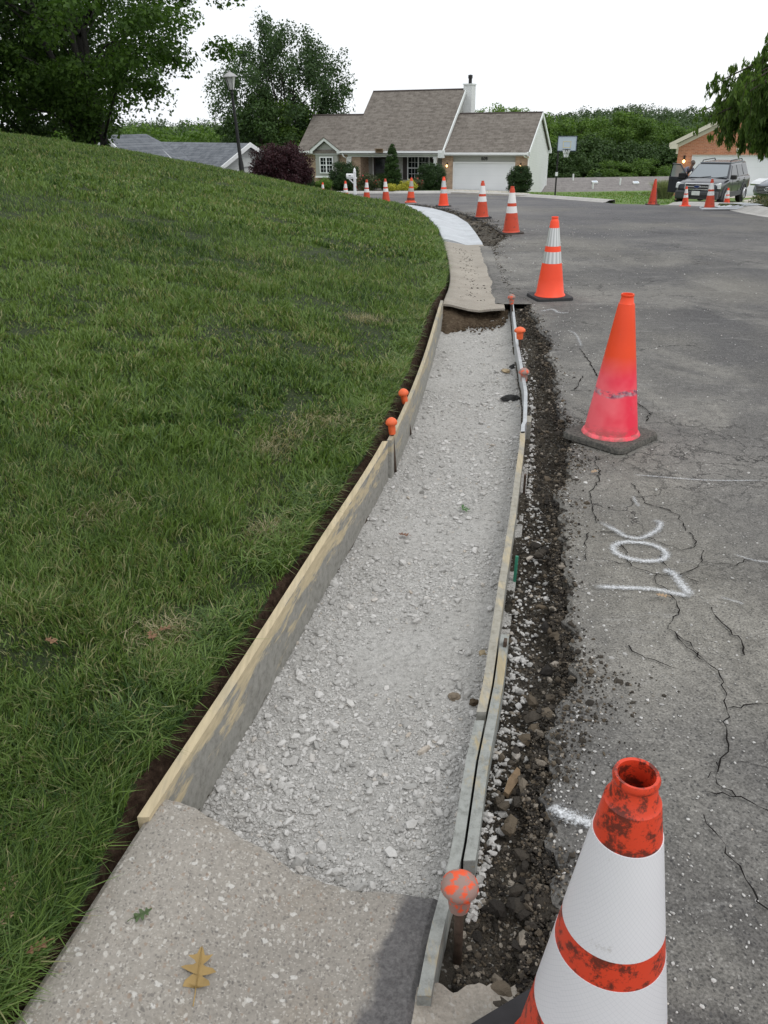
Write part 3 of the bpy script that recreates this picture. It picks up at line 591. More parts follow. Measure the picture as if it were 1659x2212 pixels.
# ------------------------------------------------------------------ stakes with caps
def stake(x, y, zb, zt, r_, label, dirty=False, cs=1.0, lean=(0, 0)):
    t = empty('form_stake', (x, y, zb), 0, label, 'stake', 'steel stakes with orange caps'); h = zt - zb; t.rotation_euler = (lean[0], lean[1], 0)
    MB().tube([(0, 0, -.12), (0, 0, h * .5), (0, 0, h)], r_, 10).build('rod', M['rust'], t, True)
    c = .036 * cs; pr = [(0, h + .038), (c * .35, h + .037), (c * .7, h + .030), (c * .95, h + .020), (c, h + .010), (c * .9, h + .004), (c * .62, h + .001), (c * .60, h - .03), (c * .55, h - .045), (c * .40, h - .045)]
    smooth_by_angle(MB().lathe([(max(a, .0005), b) for a, b in pr], 24).build('cap', M['capd' if dirty else 'capo'], t), 50); return t
def stk(base, top, zb, label, **k):
    x, y, _ = gz(base[0], base[1], zb); x = max(x, float(CX(y)) + .035) if x < RX(y) - .1 else x; d = ray(*top); Z = CAM_H + d[2] * (y / d[1]); x2 = d[0] * (y / d[1]); h = Z - zb
    return stake(x, y, zb, Z, k.pop('r', .008), label, lean=(0, atan2(x2 - x, h)), **k)
stk((853, 1030), (846, 918), -.125, 'nearer of the two orange-capped stakes inside the left form board', cs=.8)
stk((874, 948), (872, 853), -.125, 'further of the two orange-capped stakes inside the left form board', cs=.8)
stk((988, 2085), (993, 1925), -.09, 'closest stake, its big orange cap splashed with grey mud, beside the near slab', dirty=True, cs=1.02, r=.0095)
stk((1131, 835), (1132, 808), -.04, 'faded pink-orange capped stake behind the right form where the slim pale form starts', dirty=True, cs=.95)
stk((1122, 770), (1123, 718), -.05, 'orange-capped stake halfway along the slim pale form on the road side', cs=1.1)
stk((1108, 690), (1105, 645), -.06, 'small muddy capped stake at the far end of the right form by the old gutter', dirty=True, cs=.9)
def flatstake(px, zb, h, wdt, mat, name, label, rot=.15, lean=0):
    x, y, _ = gz(px[0], px[1], zb); b = MB(); b.box(-wdt / 2, wdt / 2, -.005, .005, -.08, h, bev=.001)
    for k in range(4): b.tube([(0, -.006, h * .2 * k + .02), (0, -.0051, h * .2 * k + .02)], .003, 6)
    o = b.build(name, mat); o.location = (x, y, zb); o.rotation_euler = (0, lean, rot); return tag(o, label, 'stake')
flatstake((1088, 1440), -.06, .10, .022, M['rust'], 'steel_stake', 'rusty flat steel stake standing outside the right form, nearest the splice board', 1.3)
flatstake((1132, 1062), -.06, .085, .02, M['rust'], 'steel_stake', 'dark flat steel stake outside the right form opposite the capped pair', 1.3)
flatstake((1112, 1250), -.07, .09, .012, plain('green_paint', (.03, .19, .12), .6), 'green_stake', 'thin green notched stake leaning against the outside of the right form', 1.2, .15)

# ------------------------------------------------------------------ cones
def conemat(name, c, dirt=0., dirtc=(.05, .03, .025), extra=None, rough=.45, sc=14):
    m = N(name, rough, .4); f = m.noise(sc, 6, .75); base = m.ramp(m.noise(5, 3), (.3, tuple(x * .88 for x in c)), (.7, c))
    if extra: base = extra(m, base)
    if dirt:
        base = m.mix(m.ramp(f, (.62 - dirt * .3, 0.), (.70 - dirt * .3, .85)), base, (*dirtc, 1))
    m.col(base); return m.m
M['cone_bright'] = conemat('bright_orange_vinyl', (1.0, .085, .030)); M['cone_new2'] = conemat('scuffed_bright_orange', (.9, .08, .03), .25, (.35, .06, .03))
M['cone_dull'] = conemat('dull_orange_vinyl', (.60, .065, .025), .22, (.22, .05, .03)); M['cone_dirty'] = conemat('tar_stained_orange', (.66, .055, .02), .42, (.05, .018, .012), sc=32)
def band(m, b):
    z = m.sep(m.co())[2]; f = m.math('ADD', z, m.math('MULTIPLY', m.math('SUBTRACT', m.noise(9, 4), .5), .06))
    k = m.ramp(f, (.07, 0.), (.10, .9), (.14, .9), (.17, 0.)); return m.mix(k, b, (.06, .03, .025, 1))
M['cone_band'] = conemat('orange_with_black_band', (.8, .09, .03), .2, (.3, .06, .03), band)
def stain(m, b):
    p = m.sep(m.co()); f = m.math('ADD', p[0], m.math('MULTIPLY', m.math('SUBTRACT', m.noise(7, 4), .5), .12)); return m.mix(m.ramp(m.math('ADD', f, .5), (.53, 0.), (.56, .85)), b, (.10, .025, .018, 1))
M['cone_stain'] = conemat('orange_black_streaked', (.62, .06, .025), .3, (.2, .03, .02), stain)
def pink(m, b):
    z = m.sep(m.co())[2]; f = m.math('ADD', z, m.math('MULTIPLY', m.math('SUBTRACT', m.noise(6, 3), .5), .05)); k = m.ramp(f, (.33, 1.), (.43, 0.))
    pk = m.ramp(m.noise(5, 3, .6, m.map(m.co(), loc=(2, 1, 0))), (.35, (.85, .035, .075)), (.62, (.93, .14, .17)))
    b = m.mix(k, b, pk)
    sc = m.noise(16, 5, .7, m.map(m.co(), (1, 1, 2.5))); line = m.ramp(f, (.232, 0.), (.243, 1.), (.262, 1.), (.272, 0.)); b = m.mix(m.math('MULTIPLY', line, m.ramp(sc, (.42, 0.), (.52, .8))), b, m.ramp(m.noise(30, 2), (.4, (.03, .04, .09)), (.6, (.40, .38, .40))))
    low = m.ramp(z, (.03, 1.), (.10, 0.)); b = m.mix(m.math('MULTIPLY', low, m.ramp(sc, (.45, 0.), (.6, .75))), b, (.17, .11, .085, 1))
    return m.mix(m.ramp(m.noise(11, 5, .7), (.66, 0.), (.72, .6)), b, (.33, .10, .09, 1))
M['cone_pink'] = conemat('pink_sprayed_orange', (.90, .075, .018), 0, extra=pink)
def refl(name, c, dirt, grid_=False):
    m = N(name, .35, .5); b = m.ramp(m.noise(4, 3), (.3, tuple(x * .93 for x in c)), (.7, c))
    if grid_:
        p = m.sep(m.co()); a = m.math('ARCTAN2', p[1], p[0]); 
        s1 = m.math('ABSOLUTE', m.math('SUBTRACT', m.math('FRACT', m.math('ADD', m.math('MULTIPLY', a, 9), m.math('MULTIPLY', p[2], 90))), .5)); s2 = m.math('ABSOLUTE', m.math('SUBTRACT', m.math('FRACT', m.math('SUBTRACT', m.math('MULTIPLY', a, 9), m.math('MULTIPLY', p[2], 90))), .5))
        ln = m.math('MAXIMUM', m.ramp(s1, (.44, 0.), (.48, 1.)), m.ramp(s2, (.44, 0.), (.48, 1.))); b = m.mix(m.math('MULTIPLY', ln, .30), b, (.42, .43, .47, 1)); m.bump(ln, .25, .001)
    b = m.mix(m.ramp(m.noise(13, 5, .7), (.66 - dirt * .2, 0.), (.72 - dirt * .2, .5)), b, (.34, .31, .28, 1)); m.col(b); return m.m
M['ref_white'] = refl('white_reflective_sheeting', (.74, .73, .76), .05, True); M['ref_w2'] = refl('white_collar', (.78, .77, .76), .1)
M['ref_silver'] = refl('silver_reflective_collar', (.55, .56, .56), .0); M['ref_old'] = refl('worn_grey_collar', (.42, .41, .36), .4)
m = N('silver_striped', .3, .5); p = m.sep(m.co()); a = m.math('ARCTAN2', p[1], p[0]); w_ = m.math('SINE', m.math('MULTIPLY', a, 14)); m.col(m.ramp(m.math('ADD', m.math('MULTIPLY', w_, .5), .5), (.2, (.46, .47, .47)), (.8, (.68, .69, .69)))); m.b.inputs['Metallic'].default_value = .25; M['ref_silver'] = m.m  # smooth collar, lighter and darker silver alternating around it
M['rubber'] = plain('black_rubber', (.022, .022, .024), .7, .3, 30); M['rub_dirty'] = (lambda m: (m.col(m.mix(m.ramp(m.noise(75, 5, .7), (.36, 0.), (.62, .75)), (.045, .045, .042, 1), (.17, .16, .14, 1))), m.m)[1])(N('dusty_rubber', .85, .2))
M['rub_brown'] = plain('muddy_base', (.045, .035, .03), .85, .4, 20)
def cone(x, y, z, h, rot, label, body, fr=((.135, .36), (.43, .575)), base='rubber', col=None, lean=(0, 0), open_top=False, seg=40, s=1.0, basecolor=None):
    t = empty('traffic_cone', (x, y, z), 0, label, 'traffic cone', 'traffic cones around the kerb works'); t.rotation_euler = (lean[0], lean[1], rot)
    k = h / .71; bt = .028 * k; R0 = .130 * k * s; R1 = .030 * k; cr_ = lambda f: R1 + (R0 - R1) * f      # f: 0 top .. 1 bottom
    zf = lambda f: bt + (h - bt) * (1 - f)
    n_ = 8; hw = .178 * k * s; rc = .045 * k; ring = []
    for q in range(4):
        for j in range(5):
            a_ = pi / 2 * q + pi / 2 * j / 4; sx, sy = [(1, 1), (-1, 1), (-1, -1), (1, -1)][q]
            ring.append((sx * (hw - rc) + rc * cos(a_), sy * (hw - rc) + rc * sin(a_)))
    b = MB(); e = .006 * k; n2 = len(ring); lay = [(1, .0), (1, bt * .7), (.975, bt), (.6, bt + .001)]; vr = [[b.bm.verts.new((px * q_, py * q_, zz_)) for px, py in ring] for q_, zz_ in lay]
    for i in range(3):
        for j in range(n2): b.bm.faces.new((vr[i][j], vr[i][(j + 1) % n2], vr[i + 1][(j + 1) % n2], vr[i + 1][j]))
    b.bm.faces.new(vr[0][::-1]); b.bm.faces.new(vr[-1])
    smooth_by_angle(b.build('base', M[base], t), 50)
    prof = [(R0 * 1.10, bt + .001), (R0 * 1.07, bt + .010 * k), (R0 * 1.0, bt + .018 * k)]
    nk = .066 if open_top else .05
    prof += [(cr_(1 - q) if q < .92 else cr_(.08), bt + .018 * k + (h - bt) * q * .98) for q in (.2, .4, .6, .8, 1 - nk - .02)]
    tz = zf(nk); prof += [(cr_(nk) , tz - .001), (cr_(nk) * 1.02, tz), (cr_(nk) * .90, tz + .004 * k), (R1 * .93, zf(.02)), (R1 * 1.0, zf(.016)), (R1 * 1.03, zf(.008)), (R1 * .96, h), (R1 * .82, h - .001), (R1 * .80, zf(.03)), (cr_(.3) * .8, zf(.3)), (cr_(.6) * .85, zf(.6))]
    smooth_by_angle(MB().lathe(prof, seg).build('body', M[body], t, recalc=False), 40)
    if col:
        for (f0, f1) in fr:
            e2 = .0022 * k; pc = [(cr_(f1) - .002, zf(f1) - .0005), (cr_(f1) + e2, zf(f1)), (cr_((f0 + f1) / 2) + e2, zf((f0 + f1) / 2)), (cr_(f0) + e2, zf(f0)), (cr_(f0) - .002, zf(f0) + .0005)]
            smooth_by_angle(MB().lathe(pc, seg).build('reflective_collar', M[col], t, recalc=False), 40)
    return t
def cone_px(base_px, top, label, body, Y=None, **k):
    """stand a cone on the ground under the surveyed base point; height read from the surveyed top"""
    if Y is None:
        d = ray(*base_px); ts_ = np.linspace(.5, 90, 9000) / d[1]; zz_ = CAM_H + d[2] * ts_; g_ = rz(d[0] * ts_, d[1] * ts_); i = int(np.argmax(zz_ < g_)); Y = float(d[1] * ts_[i])
    d = ray(*base_px); x = d[0] / d[1] * Y; z = float(rz(x, Y)); dt = ray(*top); ht = CAM_H + dt[2] * Y / dt[1] - z; xt = dt[0] / dt[1] * Y
    print('cone', label[:30], round(x, 2), round(Y, 2), round(z, 2), 'h', round(ht, 2)); k.setdefault('lean', (0, max(-.05, min(.05, atan2(xt - x, ht)))))
    rot = k.pop('rot', 0); return cone(x, Y, z + .004, ht, rot, label, body, **k)
def build_cones():
    # nearest cone: top seen from above, base below the frame
    cone(.322, .785, .002, .705, .5, 'nearest cone, tar-spotted orange tip with open top and wide white bands, lower right corner', 'cone_dirty', col='ref_white', open_top=True, seg=72, lean=(0, 0), fr=((.150, .405), (.478, .68)))
    cone_px((1317, 948), (1342, 637), 'plain cone without bands, orange above and sprayed pink below, on a dusty base', 'cone_pink', base='rub_dirty', rot=radians(42), open_top=True, seg=64, lean=(0, 0.015))
    cone_px((1187, 645), (1199, 469), 'clean bright orange cone with two silver bands, beside the far end of the right form', 'cone_bright', base='rubber', col='ref_silver', rot=.16, seg=48, s=.98)
    cone_px((1104, 505), (1107, 403), 'dull orange cone with white bands beside the torn-up dirt by the white gutter', 'cone_dull', base='rub_brown', col='ref_w2', rot=.1)
    cone_px((1041, 471), (1043, 391), 'dull scuffed cone with white bands, second beyond the clean bright cone with silver bands', 'cone_dull', base='rubber', col='ref_w2', rot=.1)
    cone_px((958, 446), (959, 382), 'bright orange-red cone with silver bands standing at the far end of the white gutter', 'cone_bright', base='rubber', col='ref_silver', rot=.15)
    cone_px((887, 438), (889, 384), 'orange cone with worn grey bands and black smear round its foot, by the yellow shrub', 'cone_band', base='cone_dull', col='ref_old')
    cone_px((834, 432), (832, 386), 'cone with dirty orange foot standing just left of the tall pointed evergreen', 'cone_dull', Y=32.5, base='rub_brown', col='ref_w2')
    cone_px((792, 429), (792, 388), 'cone in front of the rounded rose bush, its foot hidden by the lawn', 'cone_dull', Y=35.5, base='rub_brown', col='ref_w2')
    cone_px((747, 426), (746, 391), 'cone just left of the white mailbox, its lower half hidden by the lawn', 'cone_new2', Y=39.5, base='rub_brown', col='ref_w2')
    cone_px((697, 424), (697, 394), 'farthest cone, only its tip showing over the lawn by the yellow-green bush', 'cone_new2', Y=44, base='rub_brown', col='ref_w2')
    cone_px((1409, 443), (1413, 387), 'leaning cone without bands, orange with a black stained side, left of the parked cars', 'cone_stain', base='rub_brown', lean=(0, .015))
    cone_px((1480, 442), (1483, 403), 'smaller clean cone with white bands right in front of the dark four-wheel drive', 'cone_new2', Y=26, base='cone_new2', col='ref_w2')
    cone_px((1532, 450), (1539, 387), 'dirty orange cone with broad white bands on the new concrete at the right kerb', 'cone_dull', base='rub_brown', col='ref_w2')
    cone_px((1571, 434), (1573, 406), 'tiny far cone with white band behind the grassy mound by the dark vehicle wheel', 'cone_new2', Y=29.5, base='rub_brown', col='ref_w2')
build_cones()

# ------------------------------------------------------------------ spray paint marks on the asphalt
m = N('white_spray_paint', .8, .2); m.col(m.ramp(m.noise(60, 3, .7, m.pos()), (.3, (.50, .52, .54)), (.7, (.74, .76, .78))))
uv = m.n('UVMap'); sx = m.sep(uv.outputs[0]); e = m.math('SUBTRACT', 1, m.math('ABSOLUTE', m.math('SUBTRACT', m.math('MULTIPLY', sx[1], 2), 1)))
a = m.math('ADD', m.math('MULTIPLY', e, 1.15), m.math('MULTIPLY', m.math('SUBTRACT', m.noise(150, 4, .75, m.pos()), .62), 2.6)); a = m.ramp(a, (.15, 0.), (1.5, .9))
endf = m.ramp(m.math('SUBTRACT', .5, m.math('ABSOLUTE', m.math('SUBTRACT', sx[0], .5))), (0., 0.), (.12, 1.)); at_ = m.n('Attribute'); at_.attribute_name = 'str'; a = m.math('MULTIPLY', m.math('MULTIPLY', a, endf), at_.outputs['Fac'])
tr = m.n('BsdfTransparent'); ms = m.n('MixShader'); m.l(a, ms.inputs[0]); m.l(tr.outputs[0], ms.inputs[1]); m.l(m.b.outputs[0], ms.inputs[2]); m.l(ms.outputs[0], m.out.inputs[0]); M['spray'] = m.m
def strokes(name, label, lst, conv=zx8, cat='paint mark', z=.012):
    V = []; F = []; UV = []; ST = []
    for st in lst:
        pts, wd = st[0], st[1]; stg = st[2] if len(st) > 2 else 1.0; closed = len(st) > 3
        wd = wd * 1.4; P_ = np.array([gz(*conv(*p_), 0)[:2] for p_ in pts]); P_ = crom(P_, 8) if not closed else crom(np.vstack([P_, P_[:1]]), 8)
        d = np.gradient(P_, axis=0)
        if closed: d[0] = d[-1] = d[0] + d[-1]
        d /= np.linalg.norm(d, axis=1)[:, None] + 1e-9; nr = np.stack([-d[:, 1], d[:, 0]], -1) * wd; b = len(V); n = len(P_)
        for i in range(n):
            zg = float(rz(P_[i, 0], P_[i, 1])) + z - .004; V.append((*(P_[i] - nr[i]), zg)); V.append((*(P_[i] + nr[i]), zg)); tt = .5 if closed else i / (n - 1); UV += [(tt, 0), (tt, 1)]; ST += [stg, stg]
            if i: F.append((b + 2 * i - 2, b + 2 * i - 1, b + 2 * i + 1, b + 2 * i))
        z += .001
    o = raw(name, np.array(V), np.array(F), M['spray']); uvl = o.data.uv_layers.new(name='UVMap'); li = np.array([l.vertex_index for l in o.data.loops]); uvl.data.foreach_set('uv', np.array(UV, np.float32)[li].ravel())
    at2 = o.data.attributes.new('str', 'FLOAT', 'POINT'); at2.data.foreach_set('value', np.array(ST, np.float32)); return tag(o, label, cat)
strokes('painted_letter', 'white sprayed forked stroke like a letter Y, furthest of the painted signs', [([(395, 490), (520, 560), (600, 605), (700, 617), (775, 590), (840, 545), (850, 500), (790, 482)], .020, .85)])
ov = [(690 + 200 * cos(a_) + 10, 717 + 68 * sin(a_) + 25 * cos(a_)) for a_ in np.linspace(0, 2 * pi, 14)[:-1]]
strokes('painted_ring', 'white sprayed oval ring between the forked stroke and the long bar', [(ov, .021, 1.0, True)])
strokes('painted_bar', 'long white sprayed bar ending in a slanting tick, nearest of the painted signs', [([(350, 980), (560, 988), (800, 1000), (960, 1030), (1090, 1058)], .020, .95), ([(1085, 1058), (1010, 965), (945, 880), (865, 858)], .026, .95)])
strokes('paint_dab', 'small white dab of spray beyond the forked stroke', [([(650, 300), (668, 345), (700, 385)], .012, .5)])
strokes('chalk_line', 'thin pale line running across the asphalt right of the pink cone', [([(640, 140), (930, 165), (1250, 185), (1659, 185)], .010, .55)])
strokes('scuff_mark', 'pale curved scuff on the asphalt at the right of the sprayed ring', [([(1400, 738), (1560, 785), (1700, 800)], .010, .5)])
strokes('scuff_mark', 'pale short scuff on the asphalt below right of the sprayed bar', [([(1300, 1060), (1390, 1085), (1480, 1112)], .010, .45)])
zx7 = lambda x, y: ((1500 + x / 1.0886) / 1.8228, (2500 + y / 1.0886) / 1.8228); zx4 = lambda x, y: ((1500 + x / 1.185) / 1.8228, (750 + y / 1.185) / 1.8228)
strokes('paint_splash', 'bright white sprayed patch at the broken asphalt edge left of the nearest cone', [([(735, 735), (770, 770), (830, 795), (930, 830)], .026, 1.1)], zx7)
strokes('chalk_squiggle', 'pale squiggle chalked just below the clean bright cone', [([(740, 560), (800, 548), (830, 565), (880, 566)], .03, .5)], zx4)
strokes('chalk_arc', 'pale curved arc on the asphalt left of the pink cone', [([(875, 655), (905, 672), (925, 705), (935, 735)], .018, .4)], zx4)
# hand-placed cracks: thin flat ribbons on the surface, crack shadow put in as dark colour
m = N('crack_shadow', 1, 0); m.col((.018, .017, .016, 1)); M['crack'] = m.m
def crack(pts, conv, label, wd=.0019):
    P_ = np.array([gz(*conv(*p_), 0)[:2] for p_ in pts]); Q = []
    rr = random.Random(len(pts) + int(pts[0][0]))
    for a_, b_ in zip(P_[:-1], P_[1:]):
        n = max(3, int(np.linalg.norm(b_ - a_) / .02)); Q += [a_ + (b_ - a_) * k / n + np.array([rr.gauss(0, .0045), rr.gauss(0, .0045)]) for k in range(n)]
    Q.append(P_[-1]); Q = np.array(Q); d = np.gradient(Q, axis=0); d /= np.linalg.norm(d, axis=1)[:, None] + 1e-9; w = np.array([wd * rr.uniform(.15, 1.6) for _ in Q])[:, None]; nr = np.stack([-d[:, 1], d[:, 0]], -1) * w
    A = np.stack([Q - nr, Q + nr], 1); Z = rz(A[..., 0], A[..., 1]) + .0055; o = grid('road_crack', A[..., 0], A[..., 1], Z, M['crack'], smooth=False); return tag(o, kind='structure')
for pts in ([(370, 0), (365, 60), (410, 110), (385, 200), (325, 260), (350, 420), (375, 500)], [(390, 565), (540, 572), (700, 600), (800, 620), (900, 665), (1000, 700), (1110, 675), (1120, 640), (1070, 570)], [(490, 790), (640, 825), (800, 875), (900, 895), (950, 880), (880, 790), (850, 745)],
            [(820, 885), (820, 950), (930, 1030), (1000, 1130), (990, 1185), (935, 1210), (925, 1290), (1020, 1370), (1130, 1450), (1150, 1520)], [(545, 640), (600, 740), (640, 825)], [(950, 880), (1060, 910), (1140, 945)], [(1165, 700), (1160, 800), (1100, 850), (1000, 885)],
            [(1240, 1130), (1270, 1210), (1380, 1310), (1450, 1370), (1480, 1490)], [(300, 575), (300, 680), (300, 775)], [(1170, 795), (1300, 805), (1460, 805), (1520, 770), (1659, 765)], [(640, 200), (700, 270), (740, 350), (900, 400), (1000, 450), (1040, 560)]): crack(pts, zx8, '')
for pts in ([(1060, 60), (1200, 130), (1350, 165)], [(1260, 0), (1360, 90), (1440, 160), (1470, 250), (1480, 380), (1490, 480), (1470, 560), (1400, 620)], [(1480, 320), (1659, 300)], [(1400, 680), (1500, 690), (1659, 760)], [(1380, 780), (1450, 880), (1530, 1010), (1610, 1140), (1659, 1190)], [(1440, 560), (1440, 640), (1520, 700)]): crack(pts, zx7, '', .0017)
for pts in ([(930, 740), (990, 830), (1010, 870)], [(905, 930), (930, 890), (940, 870)], [(880, 935), (980, 938)], [(1190, 990), (1260, 1040), (1240, 1080)], [(820, 1030), (850, 1060), (870, 1080)]): crack(pts, zx4, '', .0036)

# ------------------------------------------------------------------ leaves and small stones
def oakleaf(x, y, z, s, rot, mat, label, curl=.25, name='oak_leaf'):
    half = [(0, 0), (.05, .08), (.13, .06), (.34, -.02), (.30, .10), (.16, .24), (.10, .30), (.22, .30), (.44, .34), (.34, .46), (.16, .52), (.09, .58), (.2, .64), (.32, .74), (.18, .76), (.10, .80), (.05, .95), (0, 1.02)]
    b = MB(); L = [b.bm.verts.new((0, q, 0)) for _, q in half]; 
    for sg in (-1, 1):
        Vv = [b.bm.verts.new((sg * p_ * (1 if sg > 0 else .92), q - .03 * sg, curl * (p_ ** 1.3) * (.8 + .5 * sin(q * 9 + sg)))) if p_ > 0 else None for p_, q in half]
        for i in range(len(half) - 1):
            a1, a2 = Vv[i], Vv[i + 1]; f = [v for v in (L[i], L[i + 1], a2, a1) if v]
            if len(f) >= 3: b.bm.faces.new(f if sg < 0 else f[::-1])
    bmesh.ops.transform(b.bm, matrix=Matrix.Scale(s, 4), verts=b.bm.verts)
    b.tube([(0, .02 * s, .002), (.01 * s, -.2 * s, .004), (.0, -.45 * s, .002)], .0011 if s > .05 else .0008, 5); b.tube([(0, 0, .002), (0, .5 * s, .003), (0, s, .003)], .0008, 4)
    o = b.build(name, mat, None, True, False); o.location = (x, y, z); o.rotation_euler = (.05, .05, rot); return tag(o, label, 'leaf')
M['leafbrown'] = plain('dry_oak_leaf', (.30, .20, .07), .6, .3, 12); M['leafgreen'] = plain('fallen_green_leaf', (.07, .11, .04), .6, .3, 12); M['leaftan'] = plain('pale_dry_leaf', (.42, .30, .19), .7, .2, 20)
def slabz(x, y): u = (x - CX(y)) / (RX(y) - .035 - CX(y)); return float(rz(x, y) + np.interp(u, [p_[0] for p_ in KP], [p_[1] for p_ in KP]))
x, y, _ = gz(422, 2125, .05); oakleaf(x, y, slabz(x, y) + .006, .078, .05, M['leafbrown'], 'golden brown lobed oak leaf lying on the near concrete slab', .55)
x, y, _ = gz(295, 1975, .08); oakleaf(x, y - .01, slabz(x, y) + .006, .034, -1.0, M['leafgreen'], 'small dull green leaf on the lawn side of the near slab', .1, 'green_leaf')
x, y, _ = gz(1438, 1297, 0); oakleaf(x, y, .016, .034, 1.2, M['leaftan'], 'pale tan oak leaf on the asphalt under the painted bar')
x, y, _ = gz(1288, 1024, 0); oakleaf(x, y, .016, .038, 2.2, M['leaftan'], 'reddish tan leaf on the asphalt below the pink cone base', .3)
x, y, _ = gz(880, 1165, -.12); oakleaf(x, y, float(bedz(x, y)) + .014, .04, 1.2, plain('reddish_leaf', (.20, .10, .06), .7), 'curled reddish brown leaf on the gravel', .5)
x, y, _ = gz(998, 1106, -.12)
b = MB(); rr = random.Random(4)
for k in range(9):
    a_ = rr.uniform(0, 6.3); l_ = rr.uniform(.02, .05); b.face((0, 0, .006), (l_ * .5 * cos(a_ + .25), l_ * .5 * sin(a_ + .25), .014), (l_ * cos(a_), l_ * sin(a_), .008), (l_ * .5 * cos(a_ - .25), l_ * .5 * sin(a_ - .25), .012))
o = b.build('grass_sprig', plain('sprig_green', (.05, .13, .03), .6), None, False, False); o.location = (x, y, float(bedz(x, y)) + .008); tag(o, 'small green sprig of torn grass on the gravel', 'sprig')
for (px, s, nm, lb, rot) in (((330, 1385), .04, 'dead_leaf', 'curled brown dead leaf in the thin grass near the left board', .4), ((368, 1362), .035, 'dead_leaf', 'second brown dead leaf beside the thin grass patch', 2), ((118, 1392), .035, 'dead_leaf', 'brown dead leaf sunk in the grass at the left', 1), ((28, 1930), .055, 'dead_leaf', 'large tan dead leaf at the left edge of the grass', .8), ((100, 2040), .035, 'dead_leaf', 'brown leaf caught in the grass beside the near slab', 2.2), ((30, 1975), .04, 'dead_leaf', 'rust brown leaf under the large tan one at the left edge', 2.9)):
    x, y, _ = gz(px[0], px[1], .2); z_ = float(hill(np.array([x]), np.array([y]))[0])
    x, y, _ = gz(px[0], px[1], z_ + .03); z_ = float(hill(np.array([x]), np.array([y]))[0]); oakleaf(x, y, z_ + .035, s, rot, M['leaftan'] if 'tan' in lb else plain('dead_leaf_brown', (.20, .11, .06), .8), lb, .5, nm)
def rock(px, zb, s, mat, label, name='stone', fl=.6, seed=1, asp=1.0):
    x, y, _ = gz(px[0], px[1], zb); bm = bmesh.new(); bmesh.ops.create_icosphere(bm, subdivisions=3, radius=1); rr = np.random.default_rng(seed)
    off = rr.uniform(0, 50)
    for v in bm.verts:
        k = 1 + .5 * float(fbm(np.array([v.co.x * 1.3 + off]), np.array([v.co.y * 1.3 + v.co.z * 2]), 1.4, 3, 5)[0]); v.co = Vector((v.co.x * asp, v.co.y, v.co.z * fl)) * k * s
    b = MB(); b.bm.free(); b.bm = bm; o = b.build(name, mat, None, False); o.location = (x, y, zb + s * fl * .4); o.rotation_euler[2] = seed; return tag(o, label, 'stone')
M['rockbrown'] = plain('brown_rock', (.20, .165, .125), .9, .3, 50, .1, 0, .5); M['rockdark'] = plain('tarry_rock', (.03, .03, .03), .85, .4, 40, .2, 0, .5); M['rocktan'] = plain('tan_rock', (.36, .29, .19), .9, .25, 40, .1, 0, .4)
rock((981, 1508), -.10, .017, M['rockbrown'], 'rounded grey-brown stone on the gravel close to the right board', seed=1)
rock((1045, 1415), -.09, .016, M['rocktan'], 'tan stone wedged between gravel and the worn right board', seed=2)
rock((1104, 865), -.11, .034, M['rockdark'], 'large flat black lump of asphalt on the gravel against the slim form', 'asphalt_lump', .7, 3, 1.7)
rock((1110, 798), -.11, .034, M['rockdark'], 'black asphalt lump beside the yellow stone under the slim form', 'asphalt_lump', .7, 4, 1.5)
rock((1092, 803), -.10, .026, M['rocktan'], 'yellowish stone at the edge of the far gravel', 'stone', .5, 5, 1.5)
rock((1024, 1520), -.08, .014, M['tansoil'], 'crumbly brown clod pressed against the right board', 'soil_clod', .7, 6)
rock((1024, 2143), -.10, .016, M['rocktan'], 'tan stone in the dirt just behind the near end of the grey board', 'stone', .7, 7)
rock((1135, 1790), -.07, .013, M['rocktan'], 'buff pebble in the dirt left of the white sprayed patch', 'stone', .6, 8)
rock((1238, 1895), -.05, .026, M['rockdark'], 'dark asphalt lump in the dirt right beside the nearest cone', 'asphalt_lump', .5, 9)
rock((1195, 1838), -.06, .022, M['rockdark'], 'dark flat asphalt lump above the one beside the nearest cone', 'asphalt_lump', .4, 10)
rock((832, 1610), -.12, .010, M['stone'], 'pale pebble alone in the middle of the gravel', 'stone', .6, 11)
rock((1272, 1283), 0, .006, M['stone'], 'tiny white pebble on the asphalt below the painted bar', 'stone', .7, 12)
x, y, _ = gz(1105, 1700, -.06); b = MB(); b.poly([(-.055, -.008), (.02, -.014), (.05, -.004), (.055, .006), (.0, .012), (-.05, .006)], 'z', 0, .012); o = b.build('wood_splinter', M['oldwood']); o.location = (x, y, -.05); o.rotation_euler = (.1, .1, 1.1); tag(o, 'long brown splinter of wood lying in the dirt beside the doubled boards', 'wood splinter')
x, y, _ = gz(1200, 1600, -.06); b = MB(); b.poly([(-.03, -.006), (.02, -.012), (.03, .0), (.0, .010), (-.03, .006)], 'z', 0, .012); o = b.build('wood_splinter', M['oldwood']); o.location = (x, y, -.04); o.rotation_euler = (.1, .1, .3); tag(o, 'short brown wood chip in the dirt near the asphalt edge', 'wood splinter')

